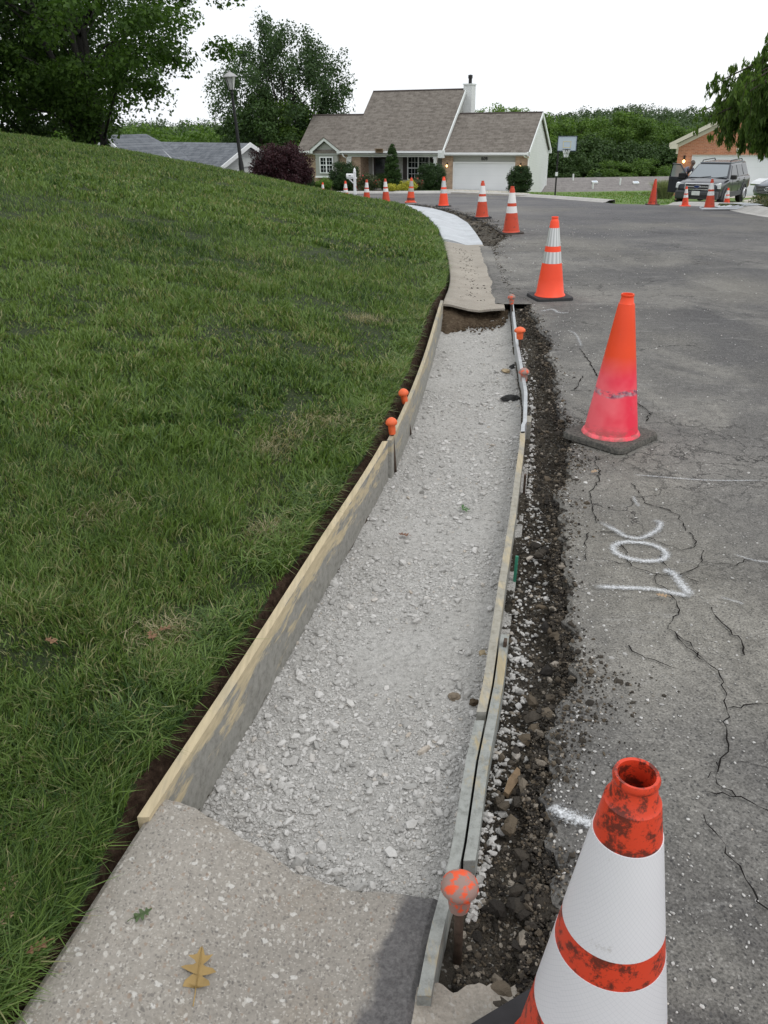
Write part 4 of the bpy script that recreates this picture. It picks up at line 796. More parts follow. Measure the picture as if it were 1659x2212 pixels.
# ------------------------------------------------------------------ foliage
def leaves(name, Cn, rad, per, size, mat, parent=None, seed=1, flat=.7, droop=0, hang=False, kind=None, aspect=1.0, shell=.0, vary=.5, up=.35):
    """Cn (n,3) clump centres, rad (n,) clump radii; leaf-sized quads through each clump"""
    r = np.random.default_rng(seed); Cn = np.asarray(Cn, float); rad = np.broadcast_to(rad, (len(Cn),)); k = np.repeat(np.arange(len(Cn)), per); n = len(k)
    d = r.normal(0, 1, (n, 3)); d /= np.linalg.norm(d, axis=1)[:, None]; q = (shell + (1 - shell) * r.uniform(0, 1, n)) ** .45
    P_ = Cn[k] + d * (q * rad[k])[:, None] * np.array([1, 1, flat]); P_[:, 2] -= droop * r.uniform(0, 1, n)
    nrm = d * .7 + r.normal(0, .6, (n, 3)) + np.array([0, 0, up]); nrm /= np.linalg.norm(nrm, axis=1)[:, None]
    t = np.cross(nrm, r.normal(0, 1, (n, 3)));
    if hang: t = r.normal(0, .35, (n, 3)) + np.array([0, 0, -1.])
    t = t + 0; t /= np.linalg.norm(t, axis=1)[:, None] + 1e-9; b = np.cross(nrm, t)
    s = size * r.uniform(1 - vary, 1 + vary, n)[:, None]; t = t * s * aspect; b = b * s * .62
    V = np.stack([P_ - t * .5, P_ + b * .5 + nrm * s * .08, P_ + t * .5, P_ - b * .5 + nrm * s * .08], 1)
    o = raw(name, V, np.arange(n * 4).reshape(n, 4), mat, parent, False)
    if kind: o['kind'] = kind
    return o
M['bark'] = plain('bark', (.06, .05, .042), .9, .35, 20, .1, 0, .5); M['barkg'] = plain('grey_bark', (.045, .043, .040), .9, .35, 20, .1, 0, .5)
M['lf_maple'] = leafmat('maple_leaves', (.030, .066, .014), (.055, .11, .020), (.10, .18, .03), .4); M['lf_bright'] = leafmat('bright_maple_leaves', (.05, .095, .014), (.09, .16, .022), (.16, .23, .04), .4)
M['lf_dark'] = leafmat('dark_leaves', (.022, .048, .014), (.042, .085, .020), (.08, .14, .03), .3); M['lf_blue'] = leafmat('bluish_green_leaves', (.028, .055, .024), (.05, .09, .034), (.08, .13, .05), .3)
M['lf_wood'] = leafmat('woodland_leaves', (.040, .085, .016), (.080, .150, .026), (.15, .24, .045), .3); M['lf_woodd'] = leafmat('deep_woodland_leaves', (.022, .048, .014), (.042, .082, .020), (.065, .115, .03), .2)
M['lf_lime'] = leafmat('light_green_leaves', (.07, .14, .022), (.12, .21, .038), (.18, .28, .06), .3); M['lf_purple'] = leafmat('purple_maple_leaves', (.022, .008, .012), (.042, .014, .020), (.070, .028, .03), .15)
M['lf_hedge'] = leafmat('hedge_leaves', (.014, .034, .012), (.026, .056, .016), (.055, .10, .03), .1); M['lf_arb'] = leafmat('arborvitae_leaves', (.016, .040, .010), (.03, .066, .014), (.055, .105, .022), .1)
M['lf_yellow'] = leafmat('golden_leaves', (.26, .27, .03), (.42, .40, .05), (.58, .54, .10), .2); M['lf_weep'] = leafmat('weeping_leaves', (.040, .078, .018), (.078, .14, .028), (.14, .21, .05), .45)
M['lf_rose'] = leafmat('rose_bush_leaves', (.035, .05, .02), (.06, .08, .035), (.10, .11, .05), .1); M['petal'] = plain('red_petals', (.55, .04, .05), .6)
M['lf_hill'] = leafmat('far_wood_leaves', (.035, .065, .026), (.055, .092, .036), (.085, .13, .05), .1)
M['lf_grey'] = leafmat('grey_green_leaves', (.16, .19, .12), (.24, .28, .18), (.32, .36, .24), .2)
def tree(name, label, pos, H_, R_, mat, seed=1, trunk_h=.3, nl=9, clumps=60, per=220, leaf=.16, cr=1.0, bark='bark', stems=1, base_r=None, shape=None, group=None, up=.5, zlow=None, cat='tree', flat=.75, wob=.22):
    """tapered trunk, limbs to every clump cluster, leaves in uneven clumps; pos is the foot"""
    r = np.random.default_rng(seed); t = empty(name, pos, 0, label, cat, group); th = H_ * trunk_h; br = base_r or H_ * .018; mb = MB()
    zc = th + (H_ - th) * .5; hz = (H_ - th) * .56
    limbs = []; cen = []
    for s_ in range(stems):
        a = 2 * pi * s_ / stems + .4; sp = R_ * .10 * (stems > 1); top = np.array([cos(a) * sp * 2.2, sin(a) * sp * 2.2, H_ * .82])
        pts = [np.array([cos(a) * sp * .3, sin(a) * sp * .3, -.3]) * (1, 1, 1)]
        for q in (.12, .3, .5, .7, .88): pts.append(pts[0] * (1 - q) + top * q + r.normal(0, R_ * .03, 3) * (1, 1, 0))
        pts.append(top); mb.tube(pts, [br * 1.25] + [br * (1 - .75 * q) for q in (.05, .25, .45, .65, .85)] + [br * .1], 8); limbs.append(pts)
    for i in range(clumps):
        while True:
            d = r.normal(0, 1, 3); d /= np.linalg.norm(d)
            rr = r.uniform(.25, 1) ** .5
            z = zc + d[2] * hz * rr; f = (z - th) / (H_ - th)
            wf = shape(f) if shape else (1 - .55 * max(0, f - .45) ** 1.5 * 1.6) * (1 if f > .12 else .85)
            if f > -.1 and wf > .05: break
        wb_ = 1 + wob * sin(3 * atan2(d[1], d[0]) + seed) + r.normal(0, .09); cen.append([d[0] * R_ * rr * wf * wb_, d[1] * R_ * rr * wf * wb_, z])
    cen = np.array(cen)
    for i in range(min(nl * 3, len(cen))):
        P0_ = limbs[i % stems]; c = cen[i]; j = int(np.clip((c[2] - th * .6) / (H_ * .82) * 5, 1, 5)); a = np.array(P0_[j]) * .9 + np.array(P0_[j - 1]) * .1
        if a[2] > c[2] + H_ * .05: a = np.array(P0_[max(1, j - 1)])
        mid = (a + c) / 2 + np.array([0, 0, H_ * .03]); mb.tube([a, mid, c * .97], [br * .38, br * .2, br * .06], 5)
    mb.build('trunk', M[bark], t, True); rad = R_ * .24 * cr * r.uniform(.6, 1.35, len(cen))
    leaves('crown', cen, rad, per, leaf, mat, t, seed + 100, flat, up=up); return t
def copytree(src, pos, rot, sc, label, group=None):
    c = src.copy(); C.objects.link(c); c.location = pos; c.rotation_euler = (0, 0, rot); c.scale = sc; c['label'] = label
    for ch in src.children:
        d = ch.copy(); C.objects.link(d); d.parent = c
    return c
def gp(x, y, dz=0): return (x, y, float(rz(x, y)) + dz)
def X_at(u, Y): d = ray(u, 300); return d[0] / d[1] * Y
def hz_(x, y): return float(hill(np.array([float(x)]), np.array([float(y)]))[0])

MAPLE = lambda f: float(np.interp(f, [0, .09, .17, .30, .6, .85, 1], [0, .12, .72, 1.0, .95, .6, .2]))
# big maples on the crest at the upper left
xA = X_at(192, 31); tree('maple_tree', 'big dark maple with several stems on top of the grassy rise, upper left', (xA, 31, hz_(xA, 31) - .35), 10.2, 5.6, M['lf_maple'], 3, .05, 14, 210, 330, .135, .66, 'barkg', 4, .15, flat=.55, shape=MAPLE)
xB = X_at(-130, 30); tree('maple_tree', 'dark maple at the left edge, its crown merging with the many-stemmed maple', (xB, 30, hz_(xB, 30) - .2), 10, 5.8, M['lf_dark'], 5, .06, 10, 150, 380, .15, .85, 'barkg', 1, .2, flat=.6, shape=MAPLE)
xB2 = X_at(60, 38); tree('maple_tree', 'deep green tree behind the left-edge maple, filling the gap over the lawn crest', (xB2, 38, hz_(xB2, 38) - .4), 9.0, 5.0, M['lf_dark'], 6, .02, 8, 110, 330, .17, 1.0, 'barkg', 1, .2, shape=MAPLE)
# nearer tree whose lowest bough hangs into the upper left corner
xN = X_at(-300, 15); tN = empty('overhanging_maple', (xN, 15, hz_(xN, 15) - .1), 0, 'nearer yellow-green maple whose bough hangs into the top left corner', 'tree')
mbn = MB(); mbn.tube([(0, 0, -.2), (.1, 0, 2), (0, .1, 4.2), (.1, 0, 7.5)], [.26, .2, .16, .05], 9); cN = []
rN = np.random.default_rng(9)
for k in range(13):
    a = 2 * pi * k / 13; L_ = 3.9 + rN.uniform(-.5, .9); e = np.array([cos(a) * L_, sin(a) * L_ , 2.1 + rN.uniform(-.1, 1.5)]); mbn.tube([(0, 0, 3.3), (e[0] * .5, e[1] * .5, e[2] + .1), tuple(e)], [.09, .05, .015], 5)
    for q in np.linspace(.4, 1, 6): cN.append([e[0] * q + rN.normal(0, .25), e[1] * q + rN.normal(0, .25), 3.2 + (e[2] - 3.2) * q + .5 * sin(q * pi) + rN.normal(0, .22)])
for k in range(40): d = rN.normal(0, 1, 3); cN.append([d[0] * 1.4, d[1] * 1.4, 6.4 + abs(d[2])])
mbn.build('trunk', M['bark'], tN, True); leaves('crown', cN, .5, 190, .115, M['lf_bright'], tN, 12, .5, up=.8)

# lamp post
yL = 26.0; xL = X_at(517, yL); zL = hz_(xL, yL); tp = at(495, 152, yL); hL = tp[2] - zL
t = empty('street_lamp', (xL, yL, zL), 0, 'black post lamp with a frosted lantern, standing behind the lawn crest', 'street lamp'); ln = (tp[0] - xL); t.rotation_euler = (0, atan2(ln, hL), 0)
M['blackpost'] = plain('black_post_paint', (.012, .012, .013), .45, .2, 10)
smooth_by_angle(MB().lathe([(.075, -.1), (.075, .25), (.055, .4), (.05, .8), (.036, hL - .62), (.05, hL - .60), (.05, hL - .56), (.03, hL - .53), (.03, hL - .50)], 16).build('post', M['blackpost'], t))
m = N('frosted_lantern_glass', .35, .5); m.col((.62, .62, .62, 1)); m.b.inputs['Transmission Weight'].default_value = .35; M['lantern'] = m.m
MB().lathe([(.07, hL - .50), (.155, hL - .16)], 6).build('lantern_glass', M['lantern'], t); b = MB()
b.lathe([(.001, hL - .51), (.085, hL - .50), (.085, hL - .485)], 6)
for k in range(6): a = 2 * pi * k / 6; b.tube([(.074 * cos(a), .074 * sin(a), hL - .5), (.16 * cos(a), .16 * sin(a), hL - .16)], .008, 4)
b.build('lantern_frame', M['blackpost'], t)
MB().lathe([(.21, hL - .17), (.21, hL - .15), (.13, hL - .09), (.06, hL - .05), (.035, hL - .04), (.03, hL - .01), (.012, hL), (.001, hL)], 12).build('lantern_roof', plain('grey_cap', (.36, .36, .36), .5, .1), t)

# ------------------------------------------------------------------ building materials
def siding(name, c, pitch=.115):
    m = N(name, .6, .3); z = m.sep(m.co())[2]; f = m.math('FRACT', m.math('DIVIDE', z, pitch)); m.col(m.mix(m.ramp(f, (.0, .75), (.10, 0.)), m.ramp(m.noise(1.2, 3), (.3, tuple(x * .94 for x in c)), (.7, c)), tuple(x * .45 for x in c) + (1,))); m.bump(f, .5, .02); return m.m
def bricks(name, a, b, mortar, sc=1.0, sq=1.0):
    m = N(name, .9, .15); p = m.sep(m.co()); v = m.comb(m.math('ADD', p[0], p[1]), p[2], 0.); o = m.n('TexBrick'); m.l(v, o.inputs['Vector']); o.inputs['Scale'].default_value = 1 / sc
    o.inputs['Color1'].default_value = (*a, 1); o.inputs['Color2'].default_value = (*b, 1); o.inputs['Mortar'].default_value = (*mortar, 1); o.inputs['Brick Width'].default_value = .22; o.inputs['Row Height'].default_value = .075; o.inputs['Mortar Size'].default_value = .008; o.inputs['Bias'].default_value = 0
    m.col(m.mix(m.ramp(m.noise(2.4, 4, .7), (.3, 0.), (.75, .45)), o.outputs['Color'], tuple(x * 1.35 for x in b) + (1,))); m.bump(o.outputs['Fac'], .2, .01); return m.m
def shingle(name, a, b, dark):
    m = N(name, .92, .12); p = m.sep(m.co()); v = m.comb(p[0], m.math('ADD', m.math('MULTIPLY', p[2], 1.5), 0), 0.); o = m.n('TexBrick'); m.l(v, o.inputs['Vector']); o.inputs['Scale'].default_value = 1
    o.inputs['Color1'].default_value = (*a, 1); o.inputs['Color2'].default_value = (*b, 1); o.inputs['Mortar'].default_value = (*dark, 1); o.inputs['Brick Width'].default_value = .42; o.inputs['Row Height'].default_value = .16; o.inputs['Mortar Size'].default_value = .012; o.inputs['Bias'].default_value = -.1
    c = m.mix(m.ramp(m.noise(3.2, 5, .75), (.35, 0.), (.7, .6)), o.outputs['Color'], tuple(x * 1.35 for x in b) + (1,)); m.col(m.mix(m.ramp(m.noise(22, 3, .7), (.4, 0.), (.7, .35)), c, tuple(x * .55 for x in a) + (1,))); return m.m
M['sid_grey'] = siding('grey_vinyl_siding', (.40, .41, .385)); M['sid_white'] = siding('white_vinyl_siding', (.74, .76, .76)); M['brick_tan'] = bricks('tan_blend_brick', (.22, .14, .095), (.42, .30, .21), (.42, .38, .33)); M['brick_red'] = bricks('red_brick', (.34, .13, .07), (.50, .22, .125), (.50, .36, .28))
M['roof'] = shingle('brown_shingles', (.118, .104, .090), (.215, .195, .172), (.09, .075, .07)); M['roof_blue'] = shingle('blue_grey_shingles', (.105, .115, .13), (.20, .215, .235), (.07, .08, .09)); M['roof_grey'] = shingle('plain_grey_shingles', (.20, .185, .18), (.25, .235, .225), (.15, .14, .135))
M['trim'] = plain('white_trim', (.70, .73, .72), .5, .05, 2); M['trimw'] = plain('bright_white_trim', (.84, .86, .87), .45, .03, 2); M['cream'] = plain('cream_trim', (.66, .63, .52), .55, .05, 2)
m = N('dark_window_glass', .06, .8); m.col((.012, .016, .018, 1)); M['glass'] = m.m
m = N('garage_door', .5, .3); z = m.sep(m.co())[2]; f = m.math('FRACT', m.math('DIVIDE', m.math('ADD', z, .01), .535)); m.col(m.mix(m.ramp(f, (.0, .5), (.02, 0.)), m.ramp(m.noise(.6, 2), (.3, (.74, .77, .80)), (.7, (.80, .83, .86))), (.42, .44, .46, 1))); M['gdoor'] = m.m
M['shutter'] = plain('dark_shutter', (.035, .028, .026), .6); M['bulb'] = (lambda m: (m.b.inputs['Emission Color'].__setattr__('default_value', (1, .62, .22, 1)), m.b.inputs['Emission Strength'].__setattr__('default_value', 4), m.col((1, .8, .5, 1)), m.m)[3])(N('lit_bulb'))
M['black'] = plain('black_metal', (.015, .015, .016), .5); M['interior'] = plain('dim_interior', (.02, .018, .016), .9)
M['foundation'] = plain('pale_foundation', (.40, .39, .37), .9, .1, 5)
def window(parent, x0, x1, z0, z1, y, panes=(2, 2), frame=.06, split=1, axis='front', name='window', mat='trimw', grids=True):
    """frame with glass and muntins; faces -y"""
    w_ = MB(); e = .05; w_.box(x0 - frame, x0, y - e, y + .02, z0 - frame, z1 + frame); w_.box(x1, x1 + frame, y - e, y + .02, z0 - frame, z1 + frame); w_.box(x0, x1, y - e, y + .02, z1, z1 + frame); w_.box(x0, x1, y - e - .02, y + .02, z0 - frame, z0)
    for k in range(1, split): xm = x0 + (x1 - x0) * k / split; w_.box(xm - .045, xm + .045, y - e + .003, y + .02, z0, z1)
    o = w_.build(name, M[mat], parent); 
    g = MB(); g.box(x0, x1, y - .012, y, z0, z1); g.build('pane', M['glass'], o)
    if grids:
        q = MB()
        for s_ in range(split):
            a = x0 + (x1 - x0) * s_ / split + .045; b = x0 + (x1 - x0) * (s_ + 1) / split - .045; zm = (z0 + z1) / 2; q.box(a - .045, b + .045, y - .034, y - .014, zm - .03, zm + .03)
            for k in range(1, panes[0]): xm = a + (b - a) * k / panes[0]; q.box(xm - .009, xm + .009, y - .026, y - .015, z0, z1)
            for h0, h1 in ((z0, zm - .03), (zm + .03, z1)):
                for k in range(1, panes[1]): zz_ = h0 + (h1 - h0) * k / panes[1]; q.box(a, b, y - .025, y - .016, zz_ - .009, zz_ + .009)
        q.build('glazing_bars', M[mat], o)
    return o
def roofslab(parent, x0, x1, ye, ze, yr_, zr_, mat, th=.14, name='roof_slope'):
    """one roof slope from eave (ye,ze) to ridge (yr_,zr_)"""
    return MB().poly([(ye, ze), (yr_, zr_), (yr_, zr_ - th), (ye, ze - th)], 'x', x0, x1).build(name, mat, parent)

# ------------------------------------------------------------------ the ranch house across the turning circle
TH = radians(22); P0h = at(980, 412, 64); HZ = -3.38
hs = empty('ranch_house', (P0h[0], P0h[1], HZ), -TH, 'brown-roofed ranch house with tan brick, white garage door and covered porch across the road', 'house')
E_ = -.60 - HZ; G = lambda z: z - HZ            # eave height above floor
# walls
b = MB(); b.box(-12.3, -7.45, 0, 9.5, -.4, E_ + .05); b.build('brick_wall', M['brick_tan'], hs)
b = MB(); b.box(-7.45, -.95, 1.6, 9.5, -.4, E_ + .05); b.build('porch_wall', M['sid_grey'], hs)
b = MB(); b.box(-.95, -.12, 0, 7.0, -.4, E_ - .02); b.box(4.52, 5.42, 0, .25, -.4, E_ - .02); b.build('brick_pier', M['brick_tan'], hs)
b = MB(); b.box(-.12, 4.52, .12, .3, G(-1.42), E_ - .02); b.build('garage_header', M['sid_grey'], hs)
b = MB(); b.box(-.02, 4.44, .16, .24, .02, G(-1.44)); gd = b.build('garage_door', M['gdoor'], hs)
b = MB(); b.box(-.12, -.02, .05, .3, 0, G(-1.40)); b.box(4.44, 4.52, .05, .3, 0, G(-1.40)); b.box(-.12, 4.52, .04, .3, G(-1.47), G(-1.40)); b.build('door_casing', M['trimw'], hs)
# number above the door
def digit(ch, x, z, s, mbx, y):
    seg = {'a': (0, 1, 1, 1), 'b': (1, .5, 1, 1), 'c': (1, 0, 1, .5), 'd': (0, 0, 1, 0), 'e': (0, 0, 0, .5), 'f': (0, .5, 0, 1), 'g': (0, .5, 1, .5)}
    for q in {'6': 'acdefg', '0': 'abcdef', '9': 'abcdfg'}[ch]:
        x0, z0, x1, z1 = seg[q]; mbx.tube([(x + x0 * s * .55, y, z + z0 * s), (x + x1 * s * .55, y, z + z1 * s)], s * .13, 5)
b = MB()
for i, ch in enumerate('609'): digit(ch, 2.02 + i * .155, G(-1.27), .17, b, .10)
b.build('house_number', M['black'], hs)
# garage side wall with gable, rear body
b = MB(); b.poly([(.26, -.4), (7.0, -.4), (7.0, G(-.9)), (3.4, G(1.55)), (.26, G(-.62))], 'x', 5.30, 5.415); b.build('side_wall', M['sid_white'], hs)
b = MB(); b.box(5.28, 5.47, 6.9, 7.04, -.4, G(-1.0)); b.build('corner_post', M['trimw'], hs); b = MB(); b.box(5.36, 5.43, .24, .32, -.4, G(-.7)); b.build('corner_post', M['trimw'], hs)
# main gable (right) above garage roof
b = MB(); b.poly([(0.0, E_), (5.0, G(3.3)), (10.0, E_)], 'x', -1.05, -.93); b.build('gable_wall', M['sid_grey'], hs)
# roofs
rt = MB(); rt.poly([(-.42, G(-.66)), (5.0, G(3.43)), (10.4, G(-.66)), (10.4, G(-.84)), (5.0, G(3.25)), (-.42, G(-.84))], 'x', -8.3, -.78); rm = rt.build('main_roof', M['roof'], hs)
m_ = 4.09 / 5.42; yR = -.42 + (1.80 + .66) / m_
rt = MB(); rt.poly([(-.42, G(-.66)), (yR, G(1.80)), (yR * 2 + .42 + 2.4, G(-.66)), (yR * 2 + .42 + 2.4, G(-.84)), (yR, G(1.62)), (-.42, G(-.84))], 'x', -12.65, -8.3); rt.build('wing_roof', M['roof'], hs)
rt = MB(); rt.poly([(-.42, G(-.74)), (3.4, G(1.76)), (7.3, G(-.80)), (7.3, G(-.96)), (3.4, G(1.60)), (-.42, G(-.90))], 'x', -.80, 5.55); rt.build('garage_roof', M['roof'], hs)
# ridge caps
b = MB(); b.tube([(-8.35, 5.0, G(3.44)), (-.75, 5.0, G(3.44))], .07, 6); b.tube([(-12.7, yR, G(1.81)), (-8.3, yR, G(1.81))], .07, 6); b.tube([(-.7, 3.4, G(1.77)), (5.58, 3.4, G(1.77))], .07, 6); b.build('ridge_cap', plain('ridge_shingle', (.085, .07, .065), .9), hs)
# rake boards
def rake(x0, x1, pts, w_, mat, par):
    q = MB()
    for (y0, z0), (y1, z1) in zip(pts[:-1], pts[1:]): q.poly([(y0, z0), (y1, z1), (y1, z1 - w_), (y0, z0 - w_)], 'x', x0, x1)
    return q.build('rake_board', mat, par)
rake(-.78, -.70, [(-.5, G(-.63)), (5.0, G(3.47)), (10.4, G(-.6))], .28, M['trim'], hs); rake(5.55, 5.62, [(-.5, G(-.72)), (3.4, G(1.80)), (7.35, G(-.80))], .26, M['trim'], hs)
rake(-8.36, -8.30, [(yR - .1, G(1.72)), (5.0, G(3.47))], .12, M['roof'], hs)
for q_ in ((-1.1, -.62, -.55, -.3, G(-1.12), G(-.62)), (5.42, 5.64, -.5, -.2, G(-1.0), G(-.72)), (5.43, 5.64, 7.0, 7.38, G(-1.08), G(-.84))): b = MB(); b.box(*q_); b.build('eave_return', M['trim'], hs)
# gutters, fascia, soffit, porch beam and posts
b = MB(); b.box(-12.66, -11.45, -.56, -.43, G(-.80), G(-.66)); b.box(-9.0, -.8, -.56, -.43, G(-.80), G(-.66)); b.box(-.62, 5.5, -.56, -.43, G(-.90), G(-.76)); b.build('gutter', M['trimw'], hs)
b = MB(); b.box(-12.6, -.95, -.42, 0, G(-.90), G(-.86)); b.box(-.6, 5.45, -.42, 0, G(-.98), G(-.94)); b.box(-8.45, -.95, -.10, .06, G(-1.08), G(-.86)); b.box(-8.45, -.95, .06, 1.6, G(-.95), G(-.9)); b.build('porch_beam', M['trim'], hs)
for x_, w_ in ((-8.33, .15), (-1.45, .12)):
    b = MB(); b.box(x_ - w_, x_ + w_, -.10, .12, .1, G(-1.08), bev=.01); b.box(x_ - w_ - .04, x_ + w_ + .04, -.14, .16, G(-1.2), G(-1.08)); b.build('porch_post', M['trimw'], hs)
b = MB(); b.box(-8.6, -.95, -.2, 1.6, -.35, .1); b.build('porch_floor', M['foundation'], hs)
for pts in ([(-8.75, -.5, G(-.84)), (-8.62, -.46, G(-1.05)), (-8.5, -.16, G(-1.2)), (-8.5, -.16, .2)], [(-12.55, -.5, G(-.84)), (-12.5, -.4, G(-1.0)), (-12.28, -.06, G(-1.15)), (-12.28, -.06, .1)], [(5.2, -.5, G(-.92)), (5.3, -.4, G(-1.05)), (5.46, -.05, G(-1.15)), (5.46, -.05, .1)]):
    MB().tube(pts, .045, 6).build('downspout', M['trimw'], hs)
# bay with small gable
b = MB(); b.poly([(-11.1, G(-2.5)), (-9.22, G(-2.5)), (-9.22, G(-.66)), (-10.16, G(.02)), (-11.1, G(-.66))], 'y', -.3, 0.15); b.build('bay_wall', M['sid_grey'], hs)
b = MB()
for sg in (-1, 1):
    xe = -10.16 + sg * 1.22; b.poly([(-10.16, G(.30)), (xe, G(-.53)), (xe, G(-.83)), (xe - sg * .2, G(-.83)), (xe - sg * .2, G(-.69)), (-10.16, G(.04))][::sg], 'y', -.62, -.5)
b.build('bay_trim', M['trim'], hs); b = MB()
for sg in (-1, 1): xe = -10.16 + sg * 1.26; b.poly([(-10.16, G(.33)), (xe, G(-.53)), (xe, G(-.60)), (-10.16, G(.26))][::sg], 'y', -.66, .9)
b.build('bay_roof', M['roof'], hs)
b = MB(); b.box(-11.14, -9.18, -.36, .1, G(-2.56), G(-2.44)); b.build('bay_sill', M['trimw'], hs)
window(hs, -10.66, -9.66, G(-2.18), G(-1.14), -.33, (2, 2), .07, 2)
window(hs, -4.15, -2.50, G(-2.7), G(-1.14), 1.57, (3, 2), .07, 2)
for x_ in (-4.58, -2.38):
    b = MB(); b.box(x_, x_ + .36, 1.54, 1.6, G(-2.75), G(-1.08)); b.build('shutter', M['shutter'], hs)
b = MB(); b.box(-7.0, -5.9, 1.52, 1.6, .1, G(-1.12)); fd = b.build('front_door', M['shutter'], hs); b = MB(); b.box(-6.85, -6.05, 1.50, 1.52, .35, G(-1.3)); b.build('pane', M['glass'], fd); b = MB(); b.box(-7.08, -7.0, 1.5, 1.6, .1, G(-1.06)); b.box(-5.9, -5.82, 1.5, 1.6, .1, G(-1.06)); b.box(-7.08, -5.82, 1.5, 1.6, G(-1.12), G(-1.05)); b.build('door_frame', M['trimw'], fd)
# lamps either side of the garage
for x_ in (-.53, 4.92):
    l_ = MB(); l_.box(x_ - .05, x_ + .05, -.05, 0, G(-1.75), G(-1.45)); l_.tube([(x_, -.03, G(-1.5)), (x_, -.14, G(-1.48))], .015, 6); lo = l_.build('wall_lamp', M['black'], hs); MB().lathe([(.001, -.1), (.05, -.07), (.065, 0), (.05, .06), (.001, .08)], 10, T(x_, -.14, G(-1.66))).build('bulb', M['bulb'], lo, True)
# chimney
b = MB(); b.box(-.92, -.28, 4.9, 6.0, G(0), G(3.72)); ch = b.build('chimney', M['sid_white'], hs); b = MB(); b.box(-.97, -.23, 4.85, 6.05, G(3.72), G(3.80)); b.build('chimney_cap', M['trim'], ch); MB().lathe([(.13, G(3.8)), (.13, G(4.15)), (.17, G(4.16)), (.17, G(4.38)), (.0005, G(4.42))], 14, T(-.55, 5.4, 0)).build('flue', M['black'], ch)
b = MB(); b.box(-5.95, -5.35, -.30, -.26, G(-.78), G(-.50)); b.box(-5.9, -5.4, -.6, -.3, G(-.53), G(-.49)); o = b.build('hanging_sign', M['oldwood'], None); o.location = (hs.location.x, hs.location.y, hs.location.z); o.rotation_euler = hs.rotation_euler
o['label'] = 'small reddish wind chime board hanging at the porch gutter beside the pointed evergreen'; o['category'] = 'hanging board'; o.location += Matrix.Rotation(-TH, 3, 'Z') @ Vector((0, -.35, .0))
def HL(s, n, z=None):
    v = Matrix.Rotation(-TH, 3, 'Z') @ Vector((s, n, 0)); x, y = hs.location.x + v.x, hs.location.y + v.y; return (x, y, float(rz(x, y)) + .03 if z is None else z)
# the driveway and mulch bed in front
a1, a2, a3, a4 = HL(-.9, .1), HL(5.0, .1), (9.0, 48.9), (4.4, 53.0)
patch('driveway', [a4[:2], a3[:2], a2[:2], a1[:2]], M['drive'], .09)
M['mulch'] = plain('brown_mulch', (.05, .03, .022), .95, .4, 20, .1, 0, .5)
b1, b2, b3, b4 = HL(-9, -5.0), HL(-2.3, -5.6), HL(-1.6, -.5), HL(-9, -.5); patch('mulch_bed', [b1[:2], b2[:2], b3[:2], b4[:2]], M['mulch'], .08)

# ------------------------------------------------------------------ shrubs
def shrub(name, label, pos, R_, H_, mat, seed, per=90, clumps=40, leaf=.07, cr=.3, shape='round', cat='shrub', group=None, flowers=None):
    r = np.random.default_rng(seed); t = empty(name, pos, 0, label, cat, group); c = []
    for i in range(clumps):
        u = r.uniform(0, 2 * pi); 
        if shape == 'round': d = r.normal(0, 1, 3); d /= np.linalg.norm(d); q = r.uniform(.55, 1) ** .4 * .88 * (1 + (.16 * sin(4 * atan2(d[1], d[0]) + seed) + r.normal(0, .09)) * (R_ > 1.2)); c.append([d[0] * R_ * q, d[1] * R_ * q, H_ * .5 + d[2] * H_ * .44 * q])
        elif shape == 'box':
            d = r.uniform(-1, 1, 3); k = np.abs(d).argmax(); d[k] = np.sign(d[k]); d = d / (np.sum(np.abs(d) ** 5) ** .2); c.append([d[0] * R_ * .86, d[1] * R_ * .7, H_ * .5 + d[2] * H_ * .45])
        elif shape == 'cone': z = r.uniform(0, 1) ** 1.3; w_ = (1 - z) ** .62 * (1 if z > .08 else .9); c.append([cos(u) * R_ * w_ * .86, sin(u) * R_ * w_ * .86, z * H_])
    c = np.array(c); rad = R_ * cr * r.uniform(.75, 1.25, len(c))
    if shape == 'cone': rad = R_ * cr * (1.1 - c[:, 2] / H_ * .6)
    b = MB()
    for k in range(6): e = c[k % len(c)] * .8; b.tube([(0, 0, -.05), (e[0] * .4, e[1] * .4, H_ * .3), tuple(e)], [R_ * .05, R_ * .03, .01], 5)
    b.build('stem', M['bark'], t); leaves('foliage', c, rad, per, leaf, mat, t, seed, .8, up=.3)
    # inner mass of older leaves so no daylight shows through the middle
    if shape != 'none': leaves('inner_foliage', [[0, 0, H_ * f] for f in (.2, .4, .6)] if shape != 'box' else [[x_ * R_ * .45, 0, H_ * f] for x_ in (-1, 0, 1) for f in (.3, .65)], R_ * .62 if shape != 'cone' else R_ * .5, per * 4, leaf * 1.6, mat, t, seed + 3, H_ / R_ * .45 if shape != 'box' else .9)
    if flowers is not None: leaves('flowers', c[:22] * [1.08, 1.08, 1.05], rad[:22] * .9, 7, leaf * 1.2, flowers, t, seed + 9, kind='stuff')
    return t
def on(u, Y): x = X_at(u, Y); return gp(x, Y, .02)
M['tree_py'] = None
def px2(Y, w_px): return w_px / 1740 * Y * .96
shrub('purple_maple', 'dark purple-leaved Japanese maple left of the brick house', on(604, 45), px2(45, 60), 2.85, M['lf_purple'], 31, 130, 230, .085, .22, cat='shrub')
shrub('clipped_cone_shrub', 'dark green clipped bullet-shaped shrub beside the purple maple', on(665, 60), px2(60, 15), 1.5, M['lf_hedge'], 32, 80, 60, .06, .4, 'cone')
shrub('golden_shrub', 'small yellow-green bush under the bay window', on(696, 60), px2(60, 18), 1.0, M['lf_lime'], 33, 70, 30, .08, .4)
